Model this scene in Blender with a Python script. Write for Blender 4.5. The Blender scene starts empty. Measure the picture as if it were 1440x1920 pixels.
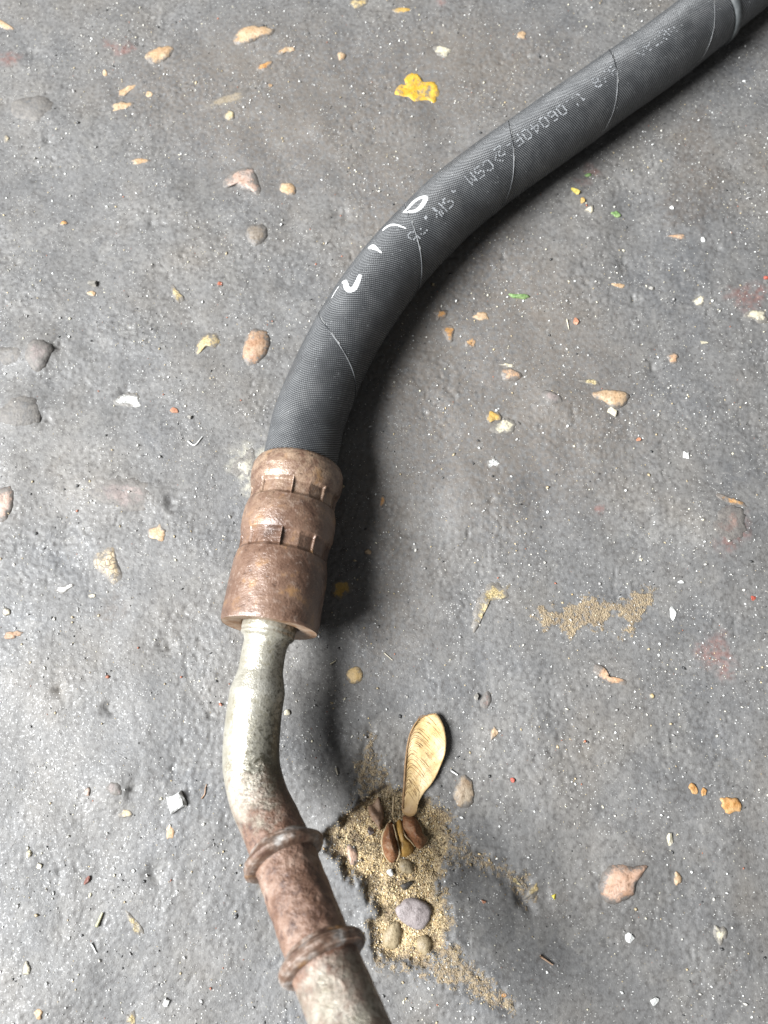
import bpy, bmesh, math, random
import numpy as np
from mathutils import Vector, Matrix
MM = 0.001
scene = bpy.context.scene
col = scene.collection
R = math.radians

# ------------------------------------------------------------------ camera, light, exposure
cam_d = bpy.data.cameras.new('camera'); cam = bpy.data.objects.new('camera', cam_d); col.objects.link(cam)
cam.location = (0, 0, 215.5 * MM); cam.rotation_euler = (R(90 - 75.5), 0, 0)
cam_d.sensor_fit = 'VERTICAL'; cam_d.sensor_height = 36; cam_d.sensor_width = 27
cam_d.lens = 27.02; cam_d.clip_start = 0.005; cam_d.clip_end = 50
cam_d.dof.use_dof = True; cam_d.dof.focus_distance = 0.210; cam_d.dof.aperture_fstop = 14
scene.camera = cam
world = bpy.data.worlds.new('World'); scene.world = world; world.use_nodes = True
bg = world.node_tree.nodes['Background']; bg.inputs[0].default_value = (0.95, 0.98, 1.0, 1); bg.inputs[1].default_value = 0.15
ld = bpy.data.lights.new('doorway_daylight', 'AREA'); ld.shape = 'RECTANGLE'; ld.size = 0.80; ld.size_y = 0.68
ld.energy = 90; ld.color = (0.965, 0.985, 1.0)
lamp = bpy.data.objects.new('doorway_daylight', ld); col.objects.link(lamp)
lamp.location = (-0.97, -0.16, 1.00)
lamp.rotation_euler = (Vector((0.0, 0.13, 0)) - Vector(lamp.location)).to_track_quat('-Z', 'Y').to_euler()
vs = scene.view_settings; vs.view_transform = 'Standard'; vs.look = 'None'; vs.gamma = 1; vs.exposure = 0.0
vs.use_curve_mapping = False

# ------------------------------------------------------------------ measurements in millimetres
HOSE = [(-23.34, 66.46, 12.8), (-22.25, 73.4, 12.2), (-21.1, 79.93, 11.8), (-17.59, 90.73, 11.3), (-13.48, 100.89, 11.0), (-8.77, 110.47, 11.0), (-2.85, 120.54, 10.8), (4.17, 130.86, 10.6), (12.5, 141.06, 10.4), (22.51, 151.99, 10.3), (34.56, 162.72, 10.3), (47.53, 173.11, 10.3), (60.97, 183.92, 10.3), (74.71, 194.98, 10.3), (88.75, 206.09, 10.3), (102.45, 217.87, 10.3), (119.09, 232.61, 10.3), (137.68, 249.17, 10.3)]
FERRULE_AXIS = [(-23.31, 65.81, 12.9), (-29.26, 20.38, 18.2)]
TUBE = [(-29.08, 22.03, 18.0), (-29.67, 18.06, 18.5), (-30.42, 14.03, 18.8), (-30.88, 9.67, 19.0), (-31.34, 5.23, 19.2), (-32.0, -0.3, 19.4), (-32.32, -6.6, 19.8), (-32.2, -10.93, 20.2), (-31.51, -14.8, 21), (-29.34, -20.4, 22.8), (-26.2, -25.4, 25), (-22.46, -31.79, 28.5), (-17.7, -40.32, 34), (-12.58, -49.26, 40), (-9.34, -54.38, 43.5), (-5.73, -60.22, 47.5), (-0.49, -68.5, 53), (4.59, -76.27, 59)]
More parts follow.
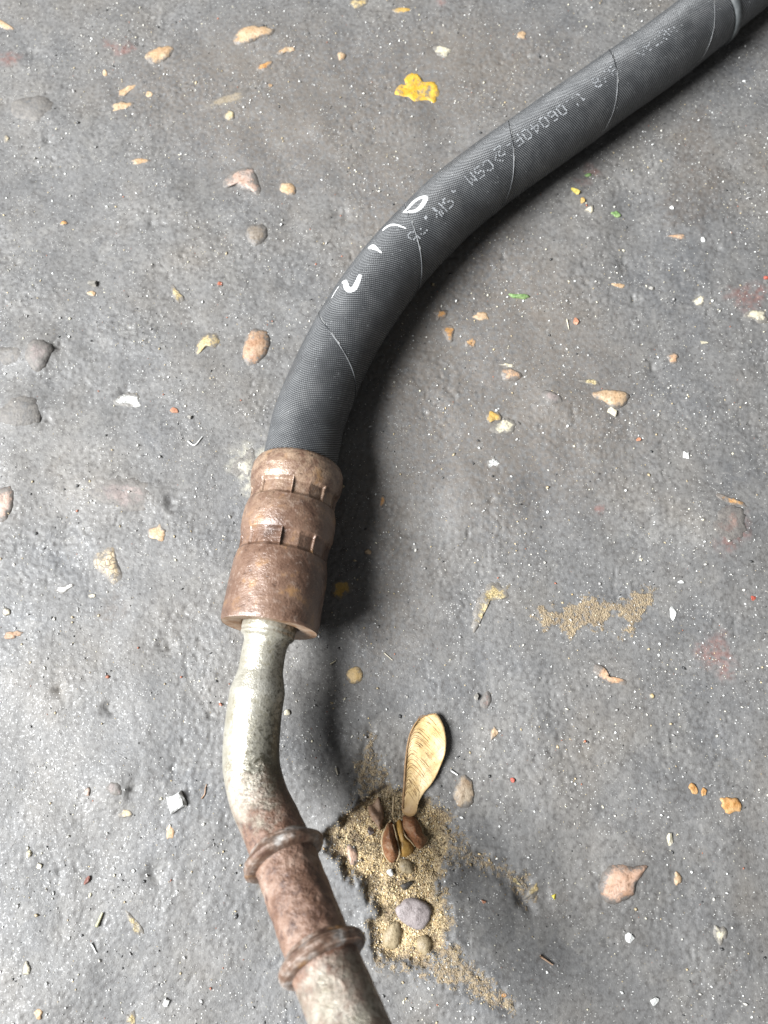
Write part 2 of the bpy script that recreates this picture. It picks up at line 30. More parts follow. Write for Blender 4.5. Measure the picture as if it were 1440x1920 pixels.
PEBBLES = [([(-71.77, 220.45), (-72.14, 218.31), (-73.1, 216.38), (-74.52, 214.62), (-76.56, 213.56), (-78.69, 212.91), (-80.43, 213.45), (-81.41, 214.72), (-82.33, 216.25), (-81.47, 218.39), (-79.47, 219.94), (-77.5, 221.0), (-75.55, 221.28), (-73.48, 221.37)], 1.6, 'tan'), ([(-52.0, 224.27), (-50.5, 227.44), (-47.08, 229.26), (-42.45, 229.04), (-38.74, 228.35), (-37.21, 226.99), (-38.24, 224.73), (-42.24, 223.6), (-45.84, 222.02), (-48.55, 221.12), (-51.14, 221.57)], 1.9, 'tan'), ([(-83.34, 205.39), (-83.75, 204.01), (-85.33, 202.68), (-85.87, 201.74), (-86.92, 200.78), (-88.21, 200.1), (-89.57, 199.73), (-89.76, 200.65), (-90.09, 201.36), (-90.01, 202.47), (-88.38, 203.48), (-87.27, 204.09), (-86.15, 204.81), (-84.91, 205.17)], 0.5, 'tan'), ([(-83.75, 198.07), (-83.64, 196.92), (-85.18, 195.66), (-86.58, 194.74), (-88.05, 194.52), (-89.5, 193.88), (-91.04, 193.75), (-90.77, 194.89), (-91.45, 195.53), (-91.4, 196.72), (-89.6, 197.72), (-87.93, 198.29), (-86.93, 197.77), (-86.18, 197.57)], 0.5, 'tan'), ([(-77.58, 201.09), (-77.61, 200.47), (-78.13, 200.1), (-78.66, 199.82), (-79.31, 199.78), (-79.87, 200.11), (-80.3, 200.54), (-80.42, 201.09), (-80.39, 201.64), (-80.2, 202.25), (-79.52, 202.44), (-78.87, 202.27), (-78.32, 202.03), (-77.93, 201.6)], 0.4, 'tan'), ([(-93.89, 209.8), (-93.85, 209.09), (-94.1, 208.58), (-94.44, 208.24), (-94.85, 208.32), (-95.24, 208.61), (-95.57, 209.11), (-95.61, 209.8), (-95.6, 210.42), (-95.51, 211.09), (-95.15, 211.42), (-94.72, 211.41), (-94.35, 210.96), (-94.15, 210.37)], 0.5, 'tan'), ([(-44.08, 203.09), (-44.83, 201.52), (-44.7, 199.86), (-48.58, 197.22), (-52.85, 195.98), (-55.83, 195.2), (-57.76, 195.22), (-60.51, 194.93), (-62.1, 195.82), (-58.25, 198.54), (-54.71, 200.65), (-51.1, 202.71), (-47.84, 203.48), (-44.97, 203.97)], 0.35, 'beige'), ([(-49.65, 192.73), (-49.64, 191.68), (-50.19, 190.88), (-51.02, 190.67), (-51.83, 190.54), (-52.66, 190.89), (-53.37, 191.64), (-53.72, 192.73), (-53.22, 193.68), (-52.67, 194.33), (-52.07, 194.99), (-51.19, 195.04), (-50.31, 194.68), (-49.74, 193.79)], 0.9, 'yellow'), ([(-76.92, 174.98), (-77.13, 174.47), (-77.81, 173.93), (-79.27, 173.59), (-80.91, 173.12), (-82.51, 173.25), (-82.37, 173.95), (-82.89, 174.24), (-83.3, 174.67), (-82.84, 175.27), (-81.46, 175.89), (-79.64, 175.72), (-78.65, 175.46), (-77.14, 175.45)], 0.4, 'tan'), ([(-101.65, 152.01), (-101.56, 151.62), (-101.96, 151.25), (-102.49, 150.95), (-103.14, 150.79), (-103.79, 150.84), (-104.39, 151.01), (-104.52, 151.42), (-104.26, 151.81), (-104.08, 152.19), (-103.6, 152.52), (-102.91, 152.72), (-102.21, 152.68), (-101.87, 152.33)], 0.4, 'orange'), ([(-110.23, 196.66), (-110.82, 193.99), (-112.49, 191.84), (-114.4, 189.57), (-117.66, 189.59), (-120.14, 190.73), (-122.71, 191.59), (-124.38, 193.6), (-125.33, 196.32), (-123.68, 198.97), (-120.05, 199.38), (-117.49, 199.97), (-114.52, 200.25), (-112.1, 198.79)], 1.8, 'grey'), ([(-52.96, 166.03), (-51.22, 169.47), (-48.03, 171.91), (-44.57, 172.73), (-41.88, 171.1), (-40.5, 167.04), (-39.28, 162.61), (-40.77, 161.02), (-43.28, 163.02), (-45.91, 163.82), (-48.59, 165.43), (-51.15, 164.62)], 1.7, 'pink'), ([(-28.06, 163.25), (-28.57, 162.2), (-29.55, 161.42), (-31.01, 161.58), (-32.18, 162.32), (-33.39, 162.89), (-34.31, 163.96), (-34.44, 165.22), (-33.91, 166.3), (-32.62, 166.65), (-31.37, 166.76), (-29.98, 166.56), (-29.01, 165.54), (-28.36, 164.46)], 1.5, 'tan'), ([(-37.34, 145.86), (-38.22, 144.55), (-39.38, 143.51), (-40.98, 142.8), (-42.59, 143.76), (-43.7, 145.21), (-44.58, 146.88), (-44.28, 148.69), (-43.42, 150.15), (-42.06, 150.98), (-40.5, 150.96), (-38.74, 150.92), (-37.22, 149.62), (-37.04, 147.58)], 1.2, 'greybrown'), ([(-13.05, 216.41), (-13.27, 215.58), (-13.89, 215.0), (-14.75, 214.96), (-15.54, 215.36), (-15.91, 216.22), (-16.19, 216.98), (-16.43, 217.91), (-16.0, 218.68), (-15.29, 219.13), (-14.46, 219.14), (-13.74, 218.68), (-13.07, 218.12), (-12.82, 217.23)], 0.9, 'tan'), ([(-30.44, 220.47), (-30.14, 219.74), (-30.47, 218.64), (-32.42, 218.04), (-33.56, 218.12), (-34.77, 217.3), (-35.98, 217.2), (-36.72, 217.64), (-36.75, 218.48), (-35.39, 219.41), (-34.62, 220.29), (-33.27, 221.05), (-32.42, 220.55), (-31.52, 220.58)], 0.7, 'tan'), ([(-37.6, 213.85), (-38.2, 212.99), (-39.04, 212.38), (-39.35, 211.3), (-40.8, 210.69), (-41.89, 211.12), (-43.26, 211.09), (-43.83, 211.8), (-43.35, 212.75), (-42.63, 213.58), (-41.25, 213.83), (-40.34, 214.52), (-38.45, 215.6), (-37.5, 214.87)], 0.5, 'orange'), ([(-37.32, 204.55), (-37.47, 204.2), (-37.71, 203.87), (-38.14, 203.7), (-38.63, 203.66), (-39.13, 203.81), (-39.3, 204.21), (-39.35, 204.55), (-39.39, 204.93), (-39.14, 205.26), (-38.71, 205.49), (-38.19, 205.44), (-37.82, 205.17), (-37.46, 204.93)], 0.4, 'tan'), ([(-5.48, 240.78), (-5.49, 240.04), (-6.41, 239.21), (-7.44, 238.0), (-9.78, 237.13), (-11.06, 237.96), (-11.75, 238.47), (-12.6, 238.88), (-12.68, 239.65), (-12.42, 240.74), (-10.28, 241.48), (-8.39, 241.68), (-6.26, 242.27), (-5.25, 241.68)], 0.7, 'yellow'), ([(9.99, 235.97), (9.21, 235.4), (8.19, 234.95), (6.71, 234.75), (4.98, 234.65), (3.34, 235.02), (2.55, 235.67), (1.88, 236.32), (2.29, 236.99), (3.65, 237.37), (5.17, 237.58), (6.79, 237.45), (8.45, 237.23), (10.04, 236.72)], 0.8, 'ochre'), ([(23.76, 218.72), (22.72, 217.66), (22.09, 216.44), (20.65, 215.83), (19.21, 216.59), (18.12, 217.29), (17.56, 218.32), (16.86, 219.45), (16.39, 221.17), (18.07, 221.87), (19.7, 221.63), (20.99, 221.56), (22.09, 220.9), (23.37, 220.11)], 0.9, 'cream'), ([(49.12, 225.63), (48.9, 224.76), (48.5, 223.93), (47.74, 223.72), (47.06, 223.85), (46.39, 224.07), (45.9, 224.73), (45.61, 225.63), (45.91, 226.58), (46.62, 227.04), (47.21, 227.47), (47.93, 227.63), (48.59, 227.24), (49.1, 226.57)], 0.6, 'tan'), ([(-43.52, 104.9), (-43.26, 109.9), (-41.78, 113.5), (-39.21, 114.77), (-36.19, 113.5), (-34.74, 109.9), (-35.59, 106.32), (-37.75, 103.12), (-40.3, 101.89), (-42.27, 102.42)], 2.6, 'brown'), ([(-58.36, 104.9), (-57.96, 109.0), (-56.18, 112.06), (-53.29, 113.32), (-50.94, 112.42), (-50.29, 109.54), (-52.0, 107.75), (-54.31, 108.11), (-55.83, 106.32), (-57.35, 104.36)], 0.9, 'yellow'), ([(-109.02, 105.96), (-107.73, 109.0), (-104.88, 109.9), (-102.15, 108.82), (-100.66, 107.21), (-101.32, 104.19), (-102.6, 101.0), (-104.69, 99.42), (-107.14, 101.0), (-109.05, 103.48)], 2.2, 'pinkgrey'), ([(-108.79, 105.52), (-108.23, 104.35), (-109.48, 103.09), (-111.65, 101.75), (-115.06, 101.51), (-116.8, 102.84), (-118.55, 103.37), (-120.51, 104.15), (-120.47, 105.49), (-119.34, 106.94), (-116.15, 107.51), (-113.36, 107.57), (-110.25, 107.84), (-108.87, 106.71)], 1.1, 'grey'), ([(-89.72, 126.0), (-89.79, 125.55), (-90.14, 125.13), (-90.95, 125.1), (-91.67, 125.32), (-92.33, 125.5), (-92.83, 125.87), (-93.1, 126.33), (-92.98, 126.79), (-92.38, 127.03), (-91.75, 127.2), (-90.98, 127.17), (-90.39, 126.81), (-89.95, 126.43)], 0.7, 'tan'), ([(-63.52, 126.4), (-62.42, 125.16), (-61.98, 123.44), (-63.1, 123.37), (-63.69, 123.0), (-64.47, 122.95), (-65.28, 124.08), (-66.06, 125.03), (-66.32, 126.25), (-66.57, 127.46), (-67.04, 129.5), (-65.88, 129.29), (-64.79, 127.88), (-64.11, 127.28)], 0.4, 'gold'), ([(-50.47, 129.51), (-50.52, 128.99), (-50.85, 128.63), (-51.29, 128.59), (-51.68, 128.48), (-52.14, 128.58), (-52.45, 129.0), (-52.59, 129.51), (-52.43, 129.99), (-52.16, 130.34), (-51.82, 130.65), (-51.37, 130.58), (-50.98, 130.34), (-50.61, 130.02)], 0.7, 'red'), ([(-66.65, 59.04), (-67.25, 56.67), (-70.64, 55.74), (-74.44, 55.64), (-78.18, 56.89), (-81.33, 58.5), (-85.4, 60.49), (-86.24, 63.29), (-83.81, 65.08), (-80.83, 66.13), (-77.1, 65.94), (-73.23, 65.6), (-69.08, 64.13), (-67.56, 61.49)], 0.7, 'pinkgrey'), ([(-107.13, 57.29), (-107.8, 55.26), (-108.69, 53.2), (-110.23, 51.87), (-111.76, 53.02), (-112.84, 54.65), (-113.58, 56.64), (-113.53, 59.0), (-113.09, 61.38), (-111.83, 62.95), (-110.32, 63.43), (-108.66, 63.74), (-107.37, 62.09), (-107.07, 59.58)], 1.6, 'pink'), ([(-102.51, 86.26), (-102.19, 83.88), (-104.46, 82.5), (-106.83, 81.74), (-109.44, 81.5), (-112.13, 82.29), (-115.21, 83.61), (-115.76, 86.26), (-113.72, 88.14), (-112.59, 89.8), (-110.57, 91.05), (-107.77, 91.52), (-104.6, 90.88), (-103.27, 88.44)], 1.3, 'grey'), ([(-72.0, 88.64), (-73.41, 87.52), (-75.71, 88.13), (-76.97, 88.23), (-78.16, 88.75), (-80.5, 88.9), (-82.64, 90.56), (-80.73, 91.94), (-79.53, 92.62), (-78.65, 93.44), (-77.14, 93.25), (-75.34, 93.32), (-74.17, 91.93), (-73.76, 90.54)], 0.5, 'crystal'), ([(-83.67, 42.22), (-82.93, 44.08), (-80.63, 45.64), (-77.69, 46.89), (-76.28, 44.7), (-75.32, 40.67), (-73.82, 37.3), (-74.24, 35.16), (-76.55, 33.94), (-78.85, 36.07), (-81.8, 38.52), (-83.16, 40.06)], 0.9, 'crackle'), ([(-62.7, 48.47), (-63.15, 47.06), (-64.44, 46.83), (-65.33, 47.86), (-66.25, 47.63), (-67.37, 48.02), (-67.79, 49.3), (-67.65, 50.76), (-66.41, 51.36), (-65.53, 51.77), (-64.52, 52.53), (-63.73, 51.64), (-63.17, 50.78), (-62.51, 49.78)], 0.5, 'tan'), ([(-88.06, 33.75), (-88.46, 33.27), (-89.05, 32.9), (-89.54, 32.41), (-90.67, 31.76), (-91.72, 32.12), (-92.28, 32.52), (-93.11, 32.84), (-92.59, 33.41), (-91.99, 33.88), (-91.09, 34.2), (-90.15, 34.28), (-88.68, 34.82), (-87.45, 34.57)], 0.5, 'crystal'), ([(-81.03, 31.37), (-81.15, 31.06), (-81.44, 30.79), (-81.96, 30.63), (-82.59, 30.54), (-83.16, 30.74), (-83.37, 31.08), (-83.57, 31.37), (-83.56, 31.69), (-83.27, 31.98), (-82.74, 32.18), (-82.1, 32.09), (-81.57, 31.94), (-81.09, 31.71)], 0.7, 'cream'), ([(-104.39, 26.86), (-104.46, 26.25), (-104.92, 25.9), (-105.42, 25.75), (-105.95, 25.52), (-106.58, 25.73), (-107.0, 26.26), (-107.2, 26.86), (-107.02, 27.41), (-106.76, 27.89), (-106.29, 28.22), (-105.68, 28.08), (-105.12, 27.89), (-104.58, 27.49)], 0.9, 'cream'), ([(-99.97, 21.08), (-100.55, 20.29), (-102.06, 20.0), (-102.45, 19.48), (-103.42, 19.05), (-104.41, 19.25), (-105.47, 19.44), (-105.71, 20.05), (-105.76, 20.68), (-105.52, 21.43), (-103.99, 21.44), (-103.15, 21.36), (-102.06, 21.76), (-100.94, 21.58)], 0.5, 'brown'), ([(-65.94, -25.97), (-65.72, -26.59), (-66.44, -27.0), (-67.29, -26.98), (-67.91, -27.24), (-68.73, -27.22), (-69.55, -26.92), (-69.92, -26.3), (-69.21, -25.77), (-68.81, -25.39), (-68.37, -24.9), (-67.56, -24.9), (-66.75, -25.01), (-66.15, -25.41)], 0.5, 'yellow'), ([(-62.38, -51.85), (-61.59, -52.95), (-60.96, -54.01), (-60.71, -54.95), (-61.52, -54.87), (-61.88, -55.49), (-63.19, -54.93), (-64.21, -53.22), (-64.78, -52.27), (-65.28, -51.41), (-65.87, -50.3), (-66.34, -48.82), (-64.76, -49.76), (-63.45, -51.15)], 0.35, 'gold'), ([(-88.14, -62.64), (-88.26, -63.34), (-88.53, -64.01), (-89.14, -64.13), (-89.75, -64.25), (-90.43, -64.01), (-90.51, -63.09), (-90.52, -62.45), (-90.59, -61.78), (-90.36, -61.11), (-89.88, -60.43), (-89.16, -60.75), (-88.8, -61.54), (-88.35, -61.95)], 0.9, 'cream'), ([(-84.19, -72.36), (-84.29, -72.75), (-84.25, -73.33), (-84.7, -73.66), (-85.31, -73.72), (-85.8, -73.3), (-85.92, -72.75), (-86.29, -72.36), (-86.33, -71.83), (-85.94, -71.5), (-85.56, -71.16), (-85.0, -71.18), (-84.45, -71.38), (-83.99, -71.79)], 0.6, 'tan'), ([(-61.37, -73.94), (-61.35, -74.54), (-61.42, -75.52), (-62.34, -75.5), (-63.01, -74.98), (-63.74, -74.84), (-64.0, -74.18), (-63.97, -73.55), (-63.82, -72.95), (-63.24, -72.7), (-62.77, -71.96), (-61.81, -71.77), (-61.49, -72.8), (-61.41, -73.44)], 0.5, 'gold'), ([(-77.33, -20.83), (-77.43, -21.36), (-77.67, -21.87), (-78.12, -21.98), (-78.55, -21.92), (-78.96, -21.66), (-79.18, -21.12), (-79.25, -20.52), (-79.01, -20.01), (-78.67, -19.72), (-78.33, -19.34), (-77.85, -19.32), (-77.46, -19.7), (-77.25, -20.25)], 0.9, 'pink'), ([(-68.63, -20.66), (-68.73, -21.49), (-69.71, -21.8), (-70.87, -21.79), (-71.92, -21.22), (-72.73, -20.6), (-73.52, -19.85), (-73.22, -19.13), (-72.76, -18.58), (-72.19, -17.96), (-71.03, -17.94), (-69.8, -18.31), (-69.07, -19.14), (-69.1, -19.91)], 1.2, 'pinkgrey'), ([(-54.44, -30.69), (-54.7, -31.79), (-55.08, -32.36), (-55.53, -32.19), (-55.83, -32.17), (-56.38, -32.83), (-56.78, -31.87), (-56.74, -30.69), (-56.78, -29.68), (-56.45, -29.1), (-56.14, -28.6), (-55.71, -28.52), (-55.43, -29.45), (-54.95, -29.71)], 0.4, 'tan'), ([(19.5, 118.92), (18.78, 118.02), (18.06, 117.56), (17.37, 117.55), (16.51, 116.93), (15.85, 117.61), (15.85, 118.73), (15.29, 119.74), (15.66, 120.93), (16.58, 121.4), (17.39, 121.47), (17.87, 120.68), (18.68, 120.8), (19.91, 120.32)], 0.5, 'orange'), ([(21.51, 112.71), (21.36, 111.17), (20.65, 109.33), (19.63, 109.92), (19.1, 110.76), (18.82, 111.61), (18.5, 112.41), (17.72, 113.84), (18.53, 115.48), (19.68, 115.62), (20.47, 116.2), (21.14, 115.79), (21.69, 115.15), (22.09, 114.09)], 0.6, 'orange'), ([(28.25, 109.39), (28.0, 108.9), (27.95, 108.04), (27.0, 107.89), (26.14, 108.19), (25.19, 108.34), (24.78, 109.03), (24.74, 109.73), (25.13, 110.31), (25.96, 110.43), (26.43, 111.07), (27.5, 111.47), (28.24, 110.76), (28.53, 110.03)], 0.5, 'orange'), ([(32.82, 117.99), (32.65, 117.27), (31.5, 117.03), (30.47, 116.77), (29.2, 116.92), (27.94, 117.33), (26.78, 118.04), (27.46, 118.83), (28.32, 119.22), (28.63, 119.86), (29.7, 120.17), (31.15, 120.19), (32.36, 119.55), (32.38, 118.68)], 0.8, 'tan'), ([(42.21, 98.16), (41.36, 97.15), (40.14, 96.6), (38.79, 96.67), (37.45, 96.52), (36.01, 96.98), (35.61, 98.13), (35.27, 99.22), (35.64, 100.33), (36.85, 100.96), (38.23, 101.25), (39.49, 100.65), (40.5, 100.07), (42.01, 99.42)], 1.3, 'orangetan'), ([(39.58, 101.72), (40.16, 101.22), (39.49, 100.88), (38.32, 100.83), (37.27, 101.09), (37.04, 101.58), (36.13, 101.73), (34.97, 102.16), (35.57, 102.55), (36.39, 102.8), (37.48, 102.75), (38.36, 102.55), (39.49, 102.49), (39.77, 102.06)], 0.4, 'cream'), ([(61.94, 92.62), (63.78, 93.66), (67.67, 94.01), (71.67, 93.66), (74.14, 92.28), (73.11, 89.52), (70.42, 87.8), (68.5, 87.8), (66.41, 89.86), (62.95, 90.89)], 2.0, 'tan'), ([(65.33, 96.02), (65.5, 95.47), (65.03, 94.85), (63.19, 95.09), (62.0, 95.45), (61.06, 95.71), (60.23, 96.07), (58.82, 96.64), (59.38, 97.2), (61.11, 97.21), (62.17, 97.4), (63.48, 97.27), (64.53, 96.92), (65.52, 96.5)], 0.5, 'gold'), ([(53.75, 89.18), (52.83, 88.64), (51.53, 88.66), (50.22, 88.69), (48.82, 89.41), (47.94, 90.46), (47.16, 91.54), (47.15, 92.58), (47.86, 93.3), (49.13, 93.49), (50.6, 92.81), (51.83, 92.2), (53.22, 91.39), (53.84, 90.22)], 1.4, 'pinkgrey'), ([(35.31, 84.75), (34.64, 83.81), (33.41, 83.91), (32.76, 83.55), (31.66, 82.89), (30.84, 83.65), (30.37, 84.62), (30.45, 85.67), (31.12, 86.42), (31.62, 87.36), (32.66, 87.35), (33.38, 86.72), (34.5, 86.75), (35.33, 85.93)], 0.7, 'ochre'), ([(39.79, 83.54), (39.63, 82.22), (39.26, 80.74), (37.42, 79.8), (35.72, 80.02), (34.24, 79.48), (32.48, 79.44), (31.4, 80.35), (31.3, 81.78), (33.14, 82.98), (34.46, 83.8), (35.88, 84.96), (37.49, 84.81), (38.78, 84.35)], 0.7, 'cream'), ([(89.74, 104.08), (89.49, 103.5), (89.23, 102.58), (88.28, 102.31), (87.32, 102.5), (86.81, 103.25), (86.83, 104.04), (86.41, 104.73), (86.71, 105.51), (87.54, 105.84), (88.32, 106.25), (89.22, 106.1), (89.97, 105.6), (90.36, 104.83)], 0.7, 'orangetan'), ([(119.24, 117.05), (118.57, 115.72), (116.78, 115.46), (115.23, 115.61), (114.35, 116.77), (112.99, 117.04), (110.59, 117.94), (111.24, 119.51), (112.75, 120.33), (114.2, 120.63), (115.54, 120.3), (117.2, 120.73), (118.55, 119.8), (118.35, 118.41)], 0.8, 'cream'), ([(34.45, 70.66), (34.11, 69.49), (33.42, 68.65), (32.38, 69.45), (31.98, 69.64), (30.84, 68.65), (30.19, 69.48), (30.18, 70.66), (30.54, 71.67), (31.43, 71.92), (31.88, 72.79), (32.69, 72.88), (32.93, 71.73), (33.76, 71.57)], 0.4, 'crystal'), ([(104.58, 56.82), (102.5, 57.3), (101.73, 57.19), (100.46, 57.2), (98.77, 58.08), (97.16, 58.96), (96.22, 59.87), (96.2, 60.5), (96.28, 61.17), (98.36, 60.52), (99.93, 59.73), (101.48, 59.46), (103.35, 58.57), (104.72, 57.49)], 0.55, 'orange'), ([(103.43, 49.92), (102.22, 48.09), (100.08, 47.26), (97.75, 46.82), (95.64, 47.85), (93.76, 49.3), (92.84, 51.51), (94.55, 53.39), (95.83, 54.8), (97.31, 56.47), (99.75, 56.93), (102.4, 56.41), (103.52, 54.14), (103.1, 51.95)], 0.5, 'redgrey'), ([(24.67, 21.96), (24.95, 26.42), (26.41, 30.31), (28.94, 34.25), (32.01, 35.77), (34.36, 33.94), (35.91, 35.16), (35.64, 32.12), (33.91, 30.31), (30.93, 30.92), (27.89, 29.71), (26.31, 27.01), (25.86, 21.96)], 0.6, 'gold'), ([(57.1, 11.46), (58.5, 12.62), (60.51, 12.04), (61.25, 10.02), (62.29, 8.31), (64.95, 8.59), (67.22, 7.73), (66.52, 6.31), (64.23, 6.88), (61.6, 6.88), (59.1, 8.59), (57.44, 10.02)], 0.8, 'orangetan'), ([(29.45, 2.36), (29.04, 1.34), (28.36, 0.48), (27.54, 0.4), (26.78, 0.46), (26.1, 0.96), (26.03, 2.08), (26.27, 3.19), (26.83, 4.09), (27.48, 4.76), (28.3, 5.52), (29.13, 5.32), (29.51, 4.4), (29.68, 3.42)], 1.5, 'redgrey'), ([(30.71, -6.08), (30.28, -6.69), (29.91, -7.14), (29.49, -7.42), (28.88, -7.91), (28.43, -7.46), (28.58, -6.45), (28.63, -5.72), (28.88, -5.02), (29.28, -4.49), (29.77, -4.01), (30.19, -4.31), (30.58, -4.62), (31.0, -5.14)], 0.6, 'tan'), ([(-5.52, 9.45), (-5.86, 8.42), (-6.36, 7.39), (-7.43, 6.9), (-8.6, 7.02), (-9.73, 7.36), (-10.5, 8.29), (-10.75, 9.45), (-10.43, 10.57), (-9.53, 11.25), (-8.64, 11.87), (-7.44, 12.2), (-6.33, 11.59), (-5.62, 10.6)], 1.2, 'yellowtan'), ([(73.97, 3.9), (73.8, 3.52), (73.51, 3.23), (73.15, 3.05), (72.76, 3.09), (72.41, 3.22), (72.23, 3.54), (72.25, 3.9), (72.24, 4.28), (72.48, 4.63), (72.89, 4.77), (73.29, 4.73), (73.55, 4.48), (73.78, 4.24)], 0.5, 'yellow'), ([(24.01, -21.33), (23.74, -23.44), (22.47, -24.81), (21.08, -25.12), (19.84, -24.91), (18.91, -23.9), (18.16, -22.51), (18.1, -20.54), (18.93, -18.77), (19.91, -17.2), (21.27, -16.36), (22.55, -16.85), (23.52, -17.88), (23.92, -19.53)], 1.4, 'tanspeck'), ([(54.82, -44.49), (55.27, -41.97), (57.1, -39.44), (60.24, -38.16), (64.22, -38.42), (67.97, -38.16), (66.83, -40.2), (64.85, -42.48), (63.66, -45.37), (61.21, -47.0), (58.69, -47.75), (56.27, -47.25)], 2.6, 'peach'), ([(76.67, -41.41), (76.57, -42.18), (76.39, -42.87), (75.87, -43.06), (75.42, -43.21), (74.76, -43.59), (74.22, -42.93), (74.15, -42.02), (74.25, -41.3), (74.59, -40.84), (74.77, -40.11), (75.3, -39.66), (75.86, -40.22), (76.35, -40.69)], 1.0, 'tan'), ([(86.85, -53.5), (86.61, -54.89), (86.19, -55.74), (85.43, -55.83), (85.11, -56.64), (84.24, -57.45), (83.44, -56.19), (82.94, -55.08), (82.49, -53.93), (82.88, -53.02), (83.23, -52.16), (84.07, -52.24), (84.77, -52.74), (85.9, -52.36)], 0.9, 'cream'), ([(-6.75, -36.24), (-6.7, -37.32), (-6.82, -38.28), (-7.25, -38.95), (-7.83, -39.72), (-8.76, -39.28), (-9.29, -37.96), (-9.72, -36.98), (-9.95, -35.92), (-9.92, -34.84), (-9.58, -33.85), (-8.71, -34.01), (-7.93, -34.41), (-7.09, -34.99)], 1.0, 'peach'), ([(30.81, -68.6), (30.69, -68.9), (30.44, -69.14), (30.08, -69.31), (29.67, -69.26), (29.29, -69.16), (28.94, -68.95), (28.95, -68.6), (29.12, -68.32), (29.39, -68.1), (29.73, -67.96), (30.15, -67.84), (30.56, -67.99), (30.72, -68.31)], 0.6, 'orange'), ([(39.62, -45.69), (38.58, -46.82), (37.76, -47.0), (37.59, -46.37), (36.52, -47.24), (35.82, -47.05), (36.51, -45.63), (37.22, -44.38), (38.17, -43.54), (38.95, -42.95), (39.93, -42.16), (39.9, -43.1), (39.96, -43.69), (40.42, -44.29)], 0.6, 'gold'), ([(36.02, -44.42), (35.25, -44.36), (34.53, -44.22), (33.81, -43.64), (33.16, -43.22), (32.46, -42.61), (32.76, -42.23), (32.65, -41.74), (32.66, -41.09), (33.53, -41.34), (34.38, -41.83), (34.8, -42.56), (34.89, -42.99), (35.9, -43.75)], 0.6, 'gold'), ([(-8.52, 33.18), (-9.27, 31.97), (-10.43, 31.36), (-11.27, 30.24), (-12.84, 29.81), (-14.16, 30.72), (-15.12, 31.82), (-15.21, 33.18), (-14.89, 34.43), (-14.25, 35.68), (-12.75, 35.87), (-11.41, 35.89), (-9.75, 35.86), (-8.74, 34.65)], 0.6, 'ochre'), ([(0.67, 58.73), (0.22, 58.03), (-0.16, 57.59), (-0.58, 56.64), (-1.15, 56.6), (-1.52, 57.27), (-1.56, 58.23), (-1.25, 59.08), (-1.21, 59.92), (-0.92, 60.91), (-0.36, 61.0), (0.14, 60.99), (0.52, 60.5), (0.64, 59.65)], 0.6, 'orange'), ([(-3.54, 43.92), (-3.66, 43.54), (-3.88, 43.17), (-4.34, 43.04), (-4.8, 43.05), (-5.3, 43.12), (-5.59, 43.49), (-5.61, 43.92), (-5.47, 44.3), (-5.16, 44.57), (-4.82, 44.86), (-4.31, 44.96), (-3.9, 44.67), (-3.63, 44.32)], 0.6, 'tan'), ([(-37.14, 69.32), (-38.14, 67.48), (-39.26, 66.12), (-40.64, 65.42), (-41.75, 66.76), (-43.79, 66.09), (-45.78, 67.71), (-44.42, 70.66), (-43.13, 72.2), (-41.9, 72.75), (-40.95, 73.79), (-38.97, 76.29), (-37.63, 74.16), (-37.78, 71.39)], 0.35, 'pale'), ([(67.47, 156.05), (67.41, 155.25), (66.86, 154.81), (66.37, 154.34), (65.81, 154.52), (65.38, 154.88), (64.46, 155.02), (64.41, 156.05), (65.12, 156.74), (65.58, 157.15), (66.05, 157.24), (66.62, 157.85), (67.5, 157.97), (67.51, 156.84)], 0.6, 'cream'), ([(96.26, 145.61), (95.98, 145.18), (95.04, 145.05), (93.97, 144.92), (92.73, 145.41), (91.4, 145.8), (89.8, 146.49), (90.75, 146.98), (91.83, 147.08), (92.38, 147.32), (93.31, 147.41), (94.91, 147.54), (96.3, 146.83), (95.88, 146.14)], 0.4, 'orangetan'), ([(100.36, 124.68), (99.51, 123.81), (99.86, 123.14), (99.45, 121.92), (98.01, 121.49), (96.91, 121.54), (96.64, 122.28), (96.45, 122.76), (95.38, 123.1), (96.04, 124.06), (97.14, 124.71), (98.16, 125.53), (99.25, 125.55), (100.11, 125.35)], 0.5, 'cream'), ([(75.55, 128.95), (75.29, 128.57), (75.09, 128.0), (73.91, 128.1), (73.2, 128.58), (72.52, 128.67), (71.86, 128.93), (71.12, 129.38), (71.22, 129.93), (72.6, 129.88), (73.33, 129.92), (74.17, 130.02), (74.79, 129.69), (75.44, 129.37)], 0.5, 'tan'), ([(-128.45, 227.98), (-129.38, 227.79), (-130.37, 227.7), (-131.92, 228.51), (-133.44, 229.38), (-134.61, 230.58), (-135.06, 231.59), (-136.25, 233.09), (-135.72, 233.78), (-133.84, 232.99), (-132.36, 232.21), (-131.13, 231.21), (-129.65, 230.23), (-127.92, 228.69)], 0.9, 'tan'), ([(-123.84, 183.46), (-124.01, 182.9), (-124.2, 182.36), (-124.62, 182.01), (-125.19, 181.91), (-125.77, 182.2), (-126.02, 182.89), (-126.17, 183.46), (-126.27, 184.1), (-126.0, 184.62), (-125.55, 184.97), (-124.97, 184.93), (-124.47, 184.57), (-123.99, 184.13)], 0.6, 'yellow')]
HOLLOW = [(-15.05, -31.47), (-13.99, -35.86), (-10.48, -39.44), (-7.01, -42.48), (-3.0, -47.75), (-2.17, -51.22), (-3.52, -55.03), (-2.29, -58.68), (0.94, -60.61), (5.63, -61.7), (10.72, -62.18), (14.93, -59.16), (16.81, -53.07), (15.97, -47.75), (13.6, -42.86), (16.15, -38.67), (18.02, -35.47), (17.57, -30.69), (16.0, -25.33), (12.11, -22.81), (7.05, -21.49), (1.98, -19.89), (-2.82, -21.49), (-7.31, -24.4), (-10.5, -27.43)]
